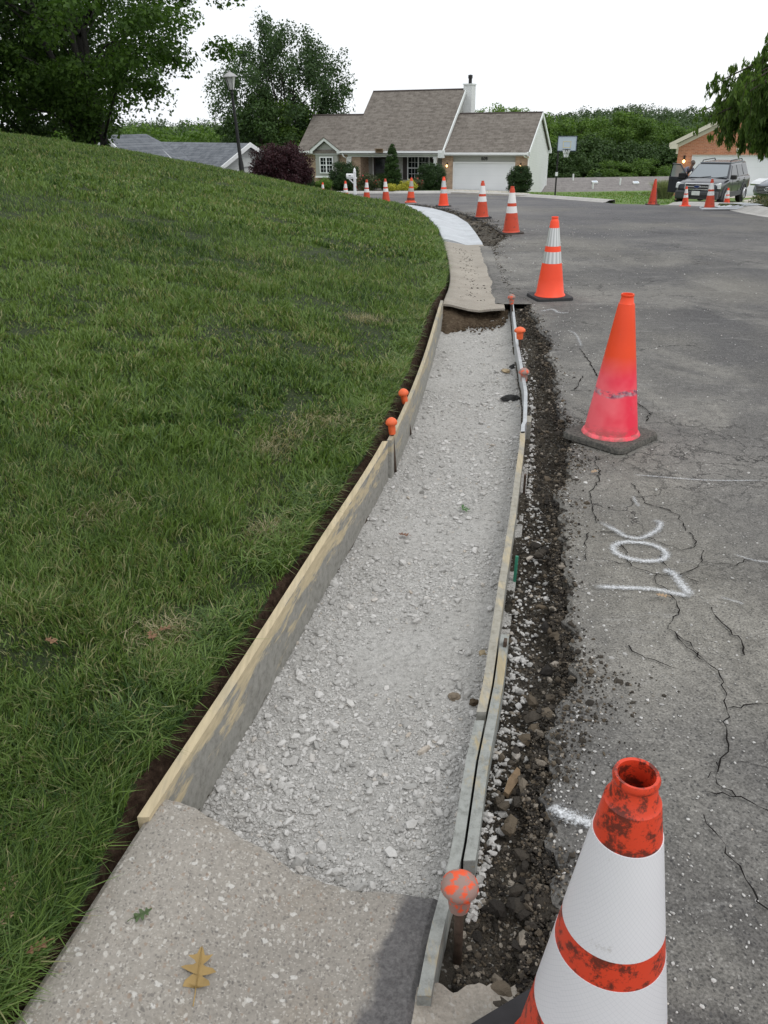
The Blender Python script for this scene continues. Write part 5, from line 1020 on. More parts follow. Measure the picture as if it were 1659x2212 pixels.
shrub('box_hedge', 'large dark clipped hedge right behind the white mailbox', on(741, 61), px2(61, 28), 1.85, M['lf_hedge'], 34, 150, 80, .07, .33, 'box')
shrub('rose_bush', 'round dull green rose bush between mailbox and pointed evergreen', on(792, 58.5), px2(58.5, 26), 1.15, M['lf_rose'], 35, 110, 50, .08, .36, flowers=M['petal'])
shrub('arborvitae', 'tall pointed dark evergreen in front of the porch', on(847, 59), px2(59, 22), 2.95, M['lf_arb'], 36, 120, 170, .07, .30, 'cone', 'evergreen')
shrub('golden_shrub', 'low golden shrub at the foot of the pointed evergreen, left of two', on(848, 56), px2(56, 15), .55, M['lf_yellow'], 37, 80, 26, .07, .42)
shrub('golden_shrub', 'low golden shrub behind the cone with worn grey bands, right of two', on(880, 56), px2(56, 19), .72, M['lf_yellow'], 38, 80, 30, .07, .4)
shrub('rose_bush', 'rose bush with red blooms below the porch window', on(898, 58), px2(58, 16), .95, M['lf_rose'], 39, 80, 30, .07, .38, flowers=M['petal'])
shrub('box_hedge', 'dark clipped hedge left of the garage brick pier', on(931, 60), px2(60, 28), 1.65, M['lf_hedge'], 40, 150, 80, .07, .33, 'box')
shrub('box_hedge', 'dark clipped hedge right of the garage door at the white side wall', on(1128, 57), px2(57, 23), 1.6, M['lf_hedge'], 41, 150, 70, .07, .34, 'box')
shrub('porch_shrub', 'grey-green bush on the porch beside the front door', HL(-5.6, .2), .6, 1.35, M['lf_dark'], 42, 70, 24, .07, .4)
shrub('porch_shrub', 'small bush against the grey porch wall left of the front door', HL(-7.5, .6), .4, .8, M['lf_dark'], 43, 60, 16, .07, .4)
# mailbox
mp = on(764, 54); t = empty('mailbox', mp, -.2, 'white mailbox on a white turned post in front of the clipped hedge', 'mailbox'); M['mb'] = M['trimw']
b = MB(); b.box(-.075, .075, -.075, .075, -.1, 1.25, bev=.01); b.build('post', M['mb'], t); MB().lathe([(.10, 1.25), (.10, 1.29), (.06, 1.32), (.085, 1.38), (.06, 1.44), (.02, 1.50), (.001, 1.53)], 14).build('finial', M['mb'], t, True)
b = MB(); b.box(-.5, .13, -.06, .06, .88, .96, bev=.01); b.poly([(-.12, .62), (-.04, .62), (-.32, .90), (-.42, .90)], 'y', -.04, .04); b.build('bracket', M['mb'], t)
b = MB(); pr = [(-.10, .97), (.10, .97), (.10, 1.09), (.08, 1.15), (.04, 1.18), (-.04, 1.18), (-.08, 1.15), (-.10, 1.09)]; b.poly(pr, 'x', -.52, -.06); bx_ = b.build('box', M['mb'], t); b = MB(); b.box(-.36, -.22, -.108, -.102, 1.05, 1.09); b.build('flag', M['black'], bx_)
b = MB(); b.lathe([(.001, -.03), (.04, 0), (.001, .03)], 10, T(.09, 0, .42)); b.build('red_reflector', M['petal'], t)
# basketball hoop
Yb = 50; bp = on(1208, Yb); tb = at(1227, 294, Yb); t = empty('basketball_hoop', bp, -.25, 'basketball hoop on a dark pole at the edge of the far lawn', 'basketball hoop'); hb = tb[2] - bp[2]; cx_ = tb[0] - bp[0]
MB().tube([(0, 0, -.2), (0, 0, hb - .75), (.1, -.1, hb - .5), (cx_, -.55, hb - .35)], .045, 8).build('pole', M['black'], t)
m = N('acrylic_backboard', .2, .5); m.col((.50, .58, .66, 1)); M['acryl'] = m.m
b = MB(); b.box(cx_ - .50, cx_ + .50, -.62, -.59, hb - .72, hb); bb = b.build('backboard', M['acryl'], t); b = MB(); e = .03
for (a0, a1, z0, z1) in ((-.53, .53, -.76, -.72), (-.53, -.50, -.76, .02), (.50, .53, -.76, .02), (-.53, .53, 0, .03)): b.box(cx_ + a0, cx_ + a1, -.645, -.585, hb + z0, hb + z1)
b.build('board_frame', plain('blue_black_frame', (.02, .03, .06), .5), bb); b = MB()
for (a0, a1, z0, z1) in ((-.22, .22, -.27, -.24), (-.22, .22, -.58, -.55), (-.22, -.19, -.58, -.24), (.19, .22, -.58, -.24)): b.box(cx_ + a0, cx_ + a1, -.63, -.622, hb + z0, hb + z1)
b.build('target_square', plain('yellow_line', (.70, .62, .35), .5), bb)
rg = MB(); pr = [(.22 * cos(a), -.86 + .22 * sin(a), hb - .66) for a in np.linspace(0, 2 * pi, 21)]; rg.tube([(cx_ + x_, y_, z_) for x_, y_, z_ in pr], .014, 5); rg.box(cx_ - .06, cx_ + .06, -.66, -.6, hb - .76, hb - .64); ri = rg.build('rim', M['black'], t)
nb = MB()
for k in range(12): 
    for sg in (-1, 1):
        a = 2 * pi * k / 12; nb.tube([(cx_ + .22 * cos(a), -.86 + .22 * sin(a), hb - .66), (cx_ + .15 * cos(a + sg * .26), -.86 + .15 * sin(a + sg * .26), hb - .85), (cx_ + .11 * cos(a + sg * .52), -.86 + .11 * sin(a + sg * .52), hb - 1.05)], .007, 4)
nb.build('net', M['trimw'], ri); b = MB(); b.box(-.07, .07, -.08, .06, 1.12, 1.32, bev=.01); b.build('height_adjuster', M['trimw'], t)

# ------------------------------------------------------------------ white house with blue-grey roof behind the crest, left
r0 = at(531, 309, 47); wl = empty('white_house', (r0[0], 47, r0[2] - 4.9), radians(-45), 'white-sided house with blue-grey roof showing over the lawn crest', 'house')
b = MB(); b.poly([(-3.2, 0), (3.2, 0), (3.2, 3.1), (0, 4.78), (-3.2, 3.1)], 'x', -9, 0); b.build('gable_wall', M['sid_white'], wl)
b = MB(); b.poly([(-3.55, 2.98), (0, 4.9), (3.55, 2.98), (3.55, 2.82), (0, 4.74), (-3.55, 2.82)], 'x', -10, .35); b.build('wing_roof', M['roof_blue'], wl)
rake(.35, .42, [(-3.6, 2.97), (0, 4.93), (3.6, 2.97)], .22, M['trimw'], wl)
b = MB(); b.box(.01, .06, -.35, .35, 3.75, 4.15); b.build('gable_vent', M['trim'], wl)
zt = 4.9 + .50; sc_h = -4.0
b = MB(); b.poly([(sc_h - 3, 0), (sc_h + 3, 0), (sc_h + 3, zt - 1.75), (sc_h, zt - .12), (sc_h - 3, zt - 1.75)], 'y', -5.5, -3.3); b.build('main_wall', M['sid_white'], wl)
b = MB(); b.poly([(sc_h - 3.4, zt - 1.93), (sc_h, zt), (sc_h + 3.4, zt - 1.93), (sc_h + 3.4, zt - 2.08), (sc_h, zt - .15), (sc_h - 3.4, zt - 2.08)], 'y', -5.85, -3.5)
b.face((sc_h - 3.4, -3.5, zt - 1.93), (sc_h, -3.5, zt), (sc_h, .6, zt - 1.93)); b.face((sc_h + 3.4, -3.5, zt - 1.93), (sc_h, .6, zt - 1.93), (sc_h, -3.5, zt)); b.build('main_roof', M['roof_blue'], wl)
b = MB(); b.poly([(sc_h - 3.45, zt - 1.93), (sc_h, zt + .03), (sc_h + 3.45, zt - 1.93), (sc_h + 3.45, zt - 2.15), (sc_h, zt - .2), (sc_h - 3.45, zt - 2.15)], 'y', -5.92, -5.85); b.build('rake_board', M['trimw'], wl)
b = MB(); b.box(sc_h - .35, sc_h + .35, -5.55, -5.5, 4.1, 4.5); b.build('gable_vent', M['trim'], wl)
# ------------------------------------------------------------------ lower neighbour: only its grey roof slope shows
Yn = 70; q0 = at(1213, 384, Yn); q1 = at(1470, 388, Yn); q2 = at(1300, 425, Yn - 4.2); nb_ = empty('grey_roofed_house', (q0[0], Yn, q0[2] - 4.4), 0, 'low house beyond the far lawn showing only its plain grey roof with skylights', 'house')
L_ = q1[0] - q0[0]; drop = q0[2] - q2[2] + .15
MB().poly([(-4.6, 4.4 - drop), (0, 4.4), (4.6, 4.4 - drop), (4.6, 4.2 - drop), (0, 4.2), (-4.6, 4.2 - drop)], 'x', -3.5, L_).build('roof', M['roof_grey'], nb_)
b = MB(); b.box(.3, L_ - .3, -4.1, 4.1, -1.5, 4.3 - drop * .92); b.build('wall', M['sid_grey'], nb_)
sl_ = atan2(drop, 4.6)
for xx_, yy_ in ((2.4, -1.25), (5.6, -1.5)):
    b = MB(); b.box(-.22, .22, -.2, .2, 0, .10, T(xx_, yy_, 4.42 + yy_ / 4.6 * drop, sl_)); sk_ = b.build('skylight', M['trimw'], nb_); b = MB(); b.box(-.16, .16, -.14, .14, .10, .115, T(xx_, yy_, 4.42 + yy_ / 4.6 * drop, sl_)); b.build('pane', M['acryl'], sk_)
for xx_, yy_ in ((.8, -.6), (4.3, -1.7), (2.0, -2.4)):
    MB().lathe([(.07, -.1), (.07, .45), (.0005, .46)], 8, T(xx_, yy_, 4.42 + yy_ / 4.6 * drop)).build('vent_pipe', M['trim'], nb_)

# ------------------------------------------------------------------ red brick house, right
bhz = float(rz(18.5, 50)); bh = empty('brick_house', (17.0, 50, bhz), radians(-23), 'red brick house with white garage door behind the parked cars', 'house'); g_ = lambda z: z - bhz; xa_ = 3.75; sl = .50
ze = g_(-.02)
b = MB(); b.poly([(0, -.3), (.77, -.3), (.77, g_(-.56)), (5.65, g_(-.56)), (5.65, -.3), (7.5, -.3), (7.5, ze), (xa_, ze + sl * xa_), (0, ze)], 'y', 0, .25); b.box(0, .25, .25, 9, -.3, ze); b.box(7.25, 7.5, .25, 9, -.3, ze); b.build('brick_wall', M['brick_red'], bh)
b = MB(); b.box(.80, 5.62, .14, .2, 0.02, g_(-.60)); b.build('garage_door', M['gdoor'], bh); b = MB(); b.box(.77, .83, .08, .24, 0, g_(-.56)); b.box(5.59, 5.65, .08, .24, 0, g_(-.56)); b.box(.83, 5.59, .08, .24, g_(-.62), g_(-.56)); b.build('door_casing', M['trimw'], bh)
b = MB(); b.poly([(3.1, g_(-.55)), (3.32, g_(-.55)), (3.38, g_(-.22)), (3.04, g_(-.22))], 'y', -.05, .02); b.build('keystone', M['cream'], bh)
b = MB()
for sg in (-1, 1): xe = xa_ + sg * (xa_ + .42); b.poly([(xa_, ze + sl * xa_ + .28), (xe, ze + .07), (xe, ze - .05), (xa_, ze + sl * xa_ + .13)][::sg], 'y', -.35, 9.3)
b.build('roof', M['roof_grey'], bh); b = MB()
for sg in (-1, 1): xe = xa_ + sg * (xa_ + .5); b.poly([(xa_, ze + sl * xa_ + .32), (xe, ze + .07), (xe, ze - .14), (xa_, ze + sl * xa_ + .06)][::sg], 'y', -.42, -.35)
b.box(-.45, -.05, -.42, .1, ze - .22, ze + .02); b.box(-.12, .0, -.06, -.0, ze - .5, ze - .15); b.build('rake_board', M['cream'], bh)
b = MB()
for sg in (-1, 1): xe = xa_ + sg * (xa_ + .1); b.poly([(xa_, ze + sl * xa_ + .07), (xe, ze + .01), (xe, ze - .2), (xa_, ze + sl * xa_ - .16)][::sg], 'y', -.10, -.0)
b.build('frieze_board', M['cream'], bh)
b = MB(); b.box(.33, .43, -.06, 0, g_(-.98), g_(-.60)); lo = b.build('wall_lamp', M['black'], bh); MB().lathe([(.001, -.1), (.07, -.05), (.08, .03), (.001, .1)], 10, T(.38, -.15, g_(-.90))).build('bulb', M['bulb'], lo, True)
patch('driveway', [(11.5, 32.2), (16.4, 31.5), (21.9, 47.7), (17.6, 49.6)], M['drive'], .05, 22)

# ------------------------------------------------------------------ vehicles
def paint(name, c, rough=.28, coat=.6):
    m = N(name, rough, .5); m.col(c + (1,) if len(c) == 3 else c); m.b.inputs['Metallic'].default_value = .45; m.b.inputs['Coat Weight'].default_value = coat; m.b.inputs['Coat Roughness'].default_value = .08; return m.m
M['suvpaint'] = paint('dark_blue_grey_paint', (.022, .026, .034)); M['cladding'] = plain('grey_cladding', (.05, .053, .058), .5, .1); M['sedpaint'] = paint('grey_silver_paint', (.22, .24, .27)); M['chrome'] = plain('chrome', (.72, .73, .75), .22, .05, 5, .5, .85)
m = N('windscreen_glass', .05, .9); m.col((.16, .19, .21, 1)); m.b.inputs['Coat Weight'].default_value = 1; M['wind'] = m.m
m = N('headlamp_lens', .12, .8); m.col((.55, .57, .58, 1)); M['lens'] = m.m; M['tyre'] = plain('tyre_rubber', (.018, .018, .019), .8); M['alloy'] = plain('alloy_rim', (.45, .46, .47), .35, .1, 5, .5, .6); M['emb'] = plain('emblem_blue', (.02, .04, .14), .3)
def hexa(mb, lo, hi):
    """box between two 4-corner loops"""
    A = [mb.bm.verts.new(p) for p in lo]; B = [mb.bm.verts.new(p) for p in hi]; mb.bm.faces.new(A[::-1]); mb.bm.faces.new(B)
    for i in range(4): mb.bm.faces.new((A[i], A[(i + 1) % 4], B[(i + 1) % 4], B[i]))
def loft(secs, name, mat, parent, sub=1, crease=None):
    """secs: list of (x, [(y,z)...]) half sections mirrored about y=0; x forward"""
    b = MB(); R__ = []
    for x, half in secs: ring = [(x, y, z) for y, z in half] + [(x, -y, z) for y, z in half[::-1] if abs(y) > 1e-6]; R__.append([b.bm.verts.new(p) for p in ring])
    n = len(R__[0])
    for i in range(len(R__) - 1):
        for k in range(n): b.bm.faces.new((R__[i][k], R__[i][(k + 1) % n], R__[i + 1][(k + 1) % n], R__[i + 1][k]))
    b.bm.faces.new(R__[0][::-1]); b.bm.faces.new(R__[-1]); o = b.build(name, mat, parent, True)
    if sub: md = o.modifiers.new('round', 'BEVEL'); md.width = .035; md.segments = 2; md.limit_method = 'ANGLE'; md.angle_limit = radians(25); smooth_by_angle(o, 60)
    return o
def wheel(par, x, y, R_, sg, wd=.22):
    t_ = MB().lathe([(R_ * .62, -wd / 2), (R_ * .93, -wd / 2), (R_, -wd * .35), (R_, wd * .35), (R_ * .93, wd / 2), (R_ * .62, wd / 2)], 28, T(x, y, R_, pi / 2)).build('wheel', M['tyre'], par, True); b = MB(); b.lathe([(.001, 0), (R_ * .14, .0), (R_ * .16, -.02), (R_ * .16, -.03)], 20, T(x, y + sg * (wd / 2 - .02), R_, pi / 2)); b.lathe([(R_ * .56, -.03), (R_ * .66, -.005), (R_ * .66, -.10), (R_ * .56, -.12)], 28, T(x, y + sg * (wd / 2 - .02), R_, pi / 2))
    for k in range(5): a = 2 * pi * k / 5; b.tube([(x + R_ * .1 * cos(a), y + sg * (wd / 2 - .03), R_ + R_ * .1 * sin(a)), (x + R_ * .6 * cos(a), y + sg * (wd / 2 - .03), R_ + R_ * .6 * sin(a))], .045, 6)
    b.build('rim', M['alloy'], t_, True); return t_
def car_frame(u, Y, head, name, label, cat, zoff=.02): x = X_at(u, Y); return empty(name, (x, Y, float(rz(x, Y)) + zoff), head, label, cat)
# four-wheel drive: local +x is forward; y left
sv = car_frame(1556, 38.5, 0, 'four_wheel_drive', 'dark blue-grey four-wheel drive parked nose-out with its passenger front door open', 'car'); sv.rotation_euler[2] = atan2(-.80, -.60); sv.scale = (1.06, 1.06, 1.03); 
W = .90; body = [( -2.15, [(.0, .45), (.80, .45), (W, .62), (W, .95), (.86, 1.05), (0, 1.05)]), (-1.9, [(0, .35), (.84, .35), (W, .55), (W, .98), (.87, 1.08), (0, 1.08)]), (.9, [(0, .32), (.84, .32), (W, .5), (W, .98), (.87, 1.08), (0, 1.10)]),
         (1.05, [(0, .32), (.84, .32), (W, .5), (W, .97), (.84, 1.06), (0, 1.10)]), (1.95, [(0, .35), (.82, .35), (.88, .5), (.87, .90), (.78, .98), (0, 1.03)]), (2.14, [(0, .42), (.70, .42), (.76, .55), (.76, .84), (.68, .90), (0, .95)])]
loft(body, 'body', M['suvpaint'], sv)
gh = MB(); hexa(gh, [(.98, -.84, 1.06), (.98, .84, 1.06), (-2.10, .84, 1.04), (-2.10, -.84, 1.04)], [(.22, -.66, 1.60), (.22, .66, 1.60), (-1.95, .66, 1.62), (-1.95, -.66, 1.62)]); o = gh.build('cabin', M['suvpaint'], sv); md = o.modifiers.new('b', 'BEVEL'); md.width = .05; md.segments = 3; smooth_by_angle(o, 60)
rf = MB(); rf.box(-1.90, .16, -.62, .62, 1.60, 1.66, bev=.025); rf.build('roof', plain('glossy_roof', (.16, .18, .20), .2, .05, 3, .5, .3), sv)
def quad_on(par, pts, name, mat, off=(0, 0, 0), th=.012):
    b = MB(); pts = [Vector(p) for p in pts]; nn = (pts[1] - pts[0]).cross(pts[2] - pts[0]).normalized(); c = sum(pts, Vector()) / len(pts); out = nn if nn.dot(c - Vector((-.6, 0, 1.0))) > 0 else -nn; A = [b.bm.verts.new(p + out * .004) for p in pts]; B = [b.bm.verts.new(p + out * th) for p in pts]; n = len(pts)
    b.bm.faces.new(A); b.bm.faces.new(B[::-1])
    for i in range(n): b.bm.faces.new((A[i], B[i], B[(i + 1) % n], A[(i + 1) % n]))
    return b.build(name, mat, par)
quad_on(sv, [(.94, -.76, 1.10), (.94, .76, 1.10), (.27, .60, 1.565), (.27, -.60, 1.565)], 'windscreen', M['wind'])
for sg in (-1, 1):
    side = lambda x, f: (x, sg * (.84 - .18 * f), 1.06 + .54 * f)
    quad_on(sv, [side(.62, .10), side(.14, .86), side(-.35, .88), side(-.38, .08)], 'window', M['glass']); quad_on(sv, [side(-.47, .08), side(-.44, .88), side(-1.12, .88), side(-1.20, .08)], 'window', M['glass']); quad_on(sv, [side(-1.30, .12), side(-1.22, .86), side(-1.82, .84), side(-1.95, .15)], 'window', M['glass'])
    b = MB(); b.tube([(.05, sg * .56, 1.66), (-.05, sg * .56, 1.73), (-1.6, sg * .56, 1.74), (-1.75, sg * .56, 1.66)], .022, 6); b.build('roof_rail', M['black'], sv)
    for xw in (1.35, -1.32): wheel(sv, xw, sg * .80, .36, sg)
    for xw in (1.35, -1.32):
        b = MB(); pr = [(xw + .47 * cos(a), .36 + .47 * sin(a)) for a in np.linspace(-.05, pi + .05, 15)] + [(xw + .385 * cos(a), .36 + .385 * sin(a)) for a in np.linspace(pi + .05, -.05, 15)]; b.poly(pr, 'y', sg * .845, sg * .925); b.build('wheel_arch', M['cladding'], sv)
        b = MB(); pr = [(xw + .39 * cos(a), .36 + .39 * sin(a)) for a in np.linspace(0, 2 * pi, 20)[:-1]]; b.poly(pr, 'y', sg * .80, sg * .902); b.build('wheel_well', M['black'], sv)
    b = MB(); b.box(.95 - .12, .95 + .08, sg * .93 - .02, sg * 1.12 + .02 * sg, 1.05, 1.22, bev=.03); b.build('mirror', M['black'], sv)
    b = MB(); b.poly([(1.96, .74), (2.12, .76), (2.10, .93), (1.92, .97)], 'y', sg * .50, sg * .865); o = b.build('headlight', M['lens'], sv)
    b = MB(); b.box(-.9, .9, sg * .88, sg * .925, .34, .52); b.build('sill_trim', M['cladding'], sv)
    for xh in (.0, -1.0):
        b = MB(); b.box(xh - .3, xh - .12, sg * .90, sg * .93, .90, .94); b.build('door_handle', M['black'], sv)
    for xs_ in (.52, -.42, -1.22):
        b = MB(); b.box(xs_ - .006, xs_ + .006, sg * .895, sg * .905, .5, 1.02); b.build('door_seam', M['black'], sv)
b = MB(); b.box(2.02, 2.24, -.84, .84, .34, .66, bev=.05); b.build('front_bumper', M['cladding'], sv); b = MB(); b.box(2.225, 2.25, -.45, .45, .40, .52); b.build('air_intake', M['black'], sv)
b = MB(); b.box(2.10, 2.20, -.50, .50, .70, .95, bev=.02); gr = b.build('grille', M['chrome'], sv); b = MB(); b.box(2.19, 2.206, -.44, .44, .74, .80); b.box(2.19, 2.206, -.44, .44, .85, .91); b.build('grille_slot', M['black'], gr)
b = MB(); b.lathe([(.001, .012), (.13, .012), (.14, 0), (.14, -.01)], 24, T(2.212, 0, .825) @ Matrix.Rotation(pi / 2, 4, 'Y') @ Matrix.Diagonal((.42, 1, 1, 1))); b.build('badge_rim', M['chrome'], gr); b = MB(); b.lathe([(.001, .016), (.108, .016), (.108, .005)], 24, T(2.214, 0, .825) @ Matrix.Rotation(pi / 2, 4, 'Y') @ Matrix.Diagonal((.40, 1, 1, 1))); b.build('badge', M['emb'], gr)
b = MB(); b.box(2.24, 2.262, -.16, .16, .50, .66); b.build('number_plate', plain('plate_white', (.55, .58, .58), .5), sv)
for y0 in (-.3, .35):
    b = MB(); b.tube([(.97, y0, 1.10), (.90, y0 + .42, 1.15)], .012, 5); b.build('wiper', M['black'], sv)
# open passenger door (vehicle's right side: -y), hinged at the front
dr = MB(); Md = T(.56, -.90, 0, 0, 0, radians(68)); dp = [(-.98, .42), (0, .42), (.02, 1.0), (-.05, 1.06), (-.98, 1.06)]
dr.poly(dp, 'y', -.04, .04); bmesh.ops.transform(dr.bm, matrix=Md, verts=dr.bm.verts); dd_ = dr.build('passenger_door', M['suvpaint'], sv)
fr = MB(); ft = [(-.02, 0, 1.06), (-.48, 0, 1.56), (-.88, 0, 1.58), (-.96, 0, 1.06)]
fr.tube([Md @ Vector(p_) for p_ in ft], .032, 6); fr.build('window_frame', M['suvpaint'], dd_); b = MB(); b.face(*[Md @ Vector(p_) for p_ in ft]); m = N('pale_side_glass', .08, .8); m.col((.30, .33, .33, 1)); m.b.inputs['Alpha'].default_value = .8; b.build('pane', m.m, dd_)
b = MB(); b.box(-.2, .02, -.22, -.05, 1.0, 1.2, Md, bev=.03); b.build('mirror', M['black'], dd_)
b = MB(); b.box(-.94, -.78, -.06, -.04, .9, .95, Md); b.build('door_handle', M['black'], dd_)
# silver saloon behind the mound at the right edge
sd_ = car_frame(1772, 31.5, 0, 'parked_saloon', 'silver-grey saloon at the right edge, nose behind the grassy mound', 'car', .12); sd_.rotation_euler[2] = atan2(-.50, -.87)
W = .90; loft([(-2.3, [(0, .35), (.76, .35), (.84, .55), (.80, .92), (0, .98)]), (-2.0, [(0, .28), (.84, .28), (W, .5), (.86, .95), (0, 1.03)]), (.9, [(0, .25), (.84, .25), (W, .48), (.88, .88), (0, .98)]), (1.8, [(0, .25), (.80, .25), (.88, .45), (.82, .76), (0, .86)]), (2.25, [(0, .28), (.66, .28), (.72, .42), (.66, .66), (0, .74)]), (2.36, [(0, .34), (.5, .34), (.55, .46), (.5, .58), (0, .66)])], 'body', M['sedpaint'], sd_)
gh = MB(); hexa(gh, [(.98, -.80, .94), (.98, .80, .94), (-1.9, .78, .98), (-1.9, -.78, .98)], [(.10, -.58, 1.42), (.10, .58, 1.42), (-1.1, .58, 1.42), (-1.1, -.58, 1.42)]); o = gh.build('cabin', M['sedpaint'], sd_); md = o.modifiers.new('b', 'BEVEL'); md.width = .06; md.segments = 3
quad_on(sd_, [(.93, -.70, .98), (.93, .70, .98), (.17, .52, 1.38), (.17, -.52, 1.38)], 'windscreen', M['wind'])
for sg in (-1, 1):
    quad_on(sd_, [(.72, sg * .785, .99), (.08, sg * .61, 1.36), (-1.05, sg * .61, 1.36), (-1.6, sg * .77, 1.02)], 'window', M['glass'])
    for xw in (1.42, -1.35): wheel(sd_, xw, sg * .80, .33, sg, .2)
    for xw in (1.42, -1.35): b = MB(); pr = [(xw + .36 * cos(a), .33 + .36 * sin(a)) for a in np.linspace(0, 2 * pi, 20)[:-1]]; b.poly(pr, 'y', sg * .82, sg * .906); b.build('wheel_well', M['black'], sd_)
    b = MB(); b.poly([(1.85, .70), (2.22, .60), (2.30, .66), (2.15, .74), (1.8, .82)], 'y', sg * .45, sg * .86); b.build('headlight', M['lens'], sd_)
    b = MB(); b.box(.80, .98, sg * .92 - .02, sg * 1.08 + .02 * sg, .98, 1.12, bev=.03); b.build('mirror', M['sedpaint'], sd_)
b = MB(); b.poly([(-.52, .62), (.52, .62), (.40, .36), (-.40, .36)], 'x', 2.30, 2.40); gr = b.build('grille', M['black'], sd_); b = MB()
for k in range(5): b.box(2.395, 2.42, -.48 + .02 * k, .48 - .02 * k, .585 - .05 * k, .60 - .05 * k)
b.build('grille_bar', M['chrome'], gr); b = MB(); pr = [(2.43, .11 * cos(a), .52 + .055 * sin(a)) for a in np.linspace(0, 2 * pi, 17)]; b.tube(pr, .008, 4); b.tube([(2.43, -.05, .49), (2.43, -.03, .55)], .008, 4); b.tube([(2.43, .03, .49), (2.43, .05, .55)], .008, 4); b.tube([(2.43, -.04, .515), (2.43, .04, .525)], .008, 4); b.build('badge', M['chrome'], gr)

# ------------------------------------------------------------------ person leaning in at the open door
def skinmesh(name, joints, edges, mat, parent, sub=2, root=0):
    me = bpy.data.meshes.new(name); me.from_pydata([j[:3] for j in joints], edges, []); me.update(); o = bpy.data.objects.new(name, me); C.objects.link(o); o.parent = parent
    md = o.modifiers.new('skin', 'SKIN'); md.use_smooth_shade = True
    for i, j in enumerate(joints): r_ = j[3]; me.skin_vertices[0].data[i].radius = (r_, r_) if not hasattr(r_, '__len__') else r_
    me.skin_vertices[0].data[root].use_root = True; s2 = o.modifiers.new('sub', 'SUBSURF'); s2.levels = sub; s2.render_levels = sub
    dg = bpy.context.evaluated_depsgraph_get(); dg.update(); m2 = bpy.data.meshes.new_from_object(o.evaluated_get(dg)); o.modifiers.clear(); o.data = m2; m2.materials.clear(); m2.materials.append(mat); m2.polygons.foreach_set('use_smooth', [True] * len(m2.polygons)); return o
M['skin'] = plain('skin', (.42, .24, .17), .6); M['shirt'] = plain('grey_lilac_shirt', (.17, .17, .22), .8, .1, 8); M['trouser'] = plain('dark_trousers', (.035, .035, .045), .8); M['hair'] = plain('grey_brown_hair', (.11, .09, .08), .8, .3, 40); M['shoe'] = plain('dark_shoes', (.02, .018, .016), .6)
# stands in the door opening, facing the cabin; local +x is the way the person faces
loc = sv.matrix_basis @ Vector((-.15, -1.30, 0)); pe = empty('person', (loc.x, loc.y, float(rz(loc.x, loc.y)) + .09), atan2(-.80, -.60) + radians(62), 'person in a grey-lilac shirt leaning forward into the open passenger door', 'person')
J = [(-.18, 0, .98, (.15, .13)), (-.06, 0, 1.15, (.145, .12)), (.12, 0, 1.33, (.17, .12)), (.24, 0, 1.43, (.12, .10)), (.33, 0, 1.50, (.058, .058)), (.40, 0, 1.58, (.085, .075)), (.44, 0, 1.66, (.10, .085)), (.43, 0, 1.73, (.07, .06)),
     (-.18, .10, .90, .095), (-.10, .11, .50, .065), (-.20, .11, .10, .045), (-.05, .12, .04, (.04, .03)), (-.18, -.10, .90, .095), (-.14, -.11, .50, .065), (-.24, -.11, .10, .045), (-.09, -.12, .04, (.04, .03)),
     (.22, .20, 1.40, .058), (.38, .25, 1.18, .044), (.60, .20, 1.10, .034), (.67, .18, 1.09, (.032, .018)), (.22, -.20, 1.40, .058), (.36, -.26, 1.17, .044), (.56, -.22, 1.05, .034), (.63, -.20, 1.04, (.032, .018))]
Ed = [(0, 1), (1, 2), (2, 3), (3, 4), (4, 5), (5, 6), (6, 7), (0, 8), (8, 9), (9, 10), (10, 11), (0, 12), (12, 13), (13, 14), (14, 15), (3, 16), (16, 17), (17, 18), (18, 19), (3, 20), (20, 21), (21, 22), (22, 23)]
for base_, sg in ((19, 1), (23, -1)):
    bx, by, bz_ = J[base_][:3]
    for q, (dy_, L_) in enumerate(((-.027, .065), (-.009, .078), (.009, .074), (.027, .058))):
        a = len(J); J += [(bx + .03, by + dy_, bz_, .010), (bx + .03 + L_ * .55, by + dy_, bz_ - .012, .0085), (bx + .03 + L_ * .9, by + dy_, bz_ - .04, .007)]; Ed += [(base_, a), (a, a + 1), (a + 1, a + 2)]
    a = len(J); J += [(bx - .01, by - sg * .035, bz_ - .005, .011), (bx + .03, by - sg * .055, bz_ - .02, .009)]; Ed += [(base_, a), (a, a + 1)]
skinmesh('body', J, Ed, M['skin'], pe)
sh = [(-.17, 0, .96, (.17, .15)), (-.06, 0, 1.15, (.165, .14)), (.12, 0, 1.33, (.19, .14)), (.235, 0, 1.43, (.13, .11)), (.29, 0, 1.465, (.07, .07)), (.22, .20, 1.40, .075), (.33, .24, 1.24, .062), (.22, -.20, 1.40, .075), (.31, -.245, 1.24, .062)]
skinmesh('shirt', sh, [(0, 1), (1, 2), (2, 3), (3, 4), (3, 5), (5, 6), (3, 7), (7, 8)], M['shirt'], pe)
skinmesh('trousers', [(-.18, 0, .97, (.16, .14)), (-.18, .10, .88, .11), (-.10, .11, .50, .08), (-.20, .11, .12, .062), (-.18, -.10, .88, .11), (-.14, -.11, .50, .08), (-.24, -.11, .12, .062)], [(0, 1), (1, 2), (2, 3), (0, 4), (4, 5), (5, 6)], M['trouser'], pe)
hb_ = MB(); hb_.lathe([(.001, .115), (.055, .10), (.088, .055), (.098, .0), (.092, -.05), (.07, -.085)], 16, T(.415, 0, 1.665, 0, radians(-20))); hb_.build('hair', M['hair'], pe, True)
fb = MB(); fb.box(.520, .550, -.014, .014, 1.625, 1.665, bev=.006); fb.box(.500, .525, -.03, .03, 1.595, 1.603, bev=.003); fb.build('nose_and_mouth', M['skin'], pe)
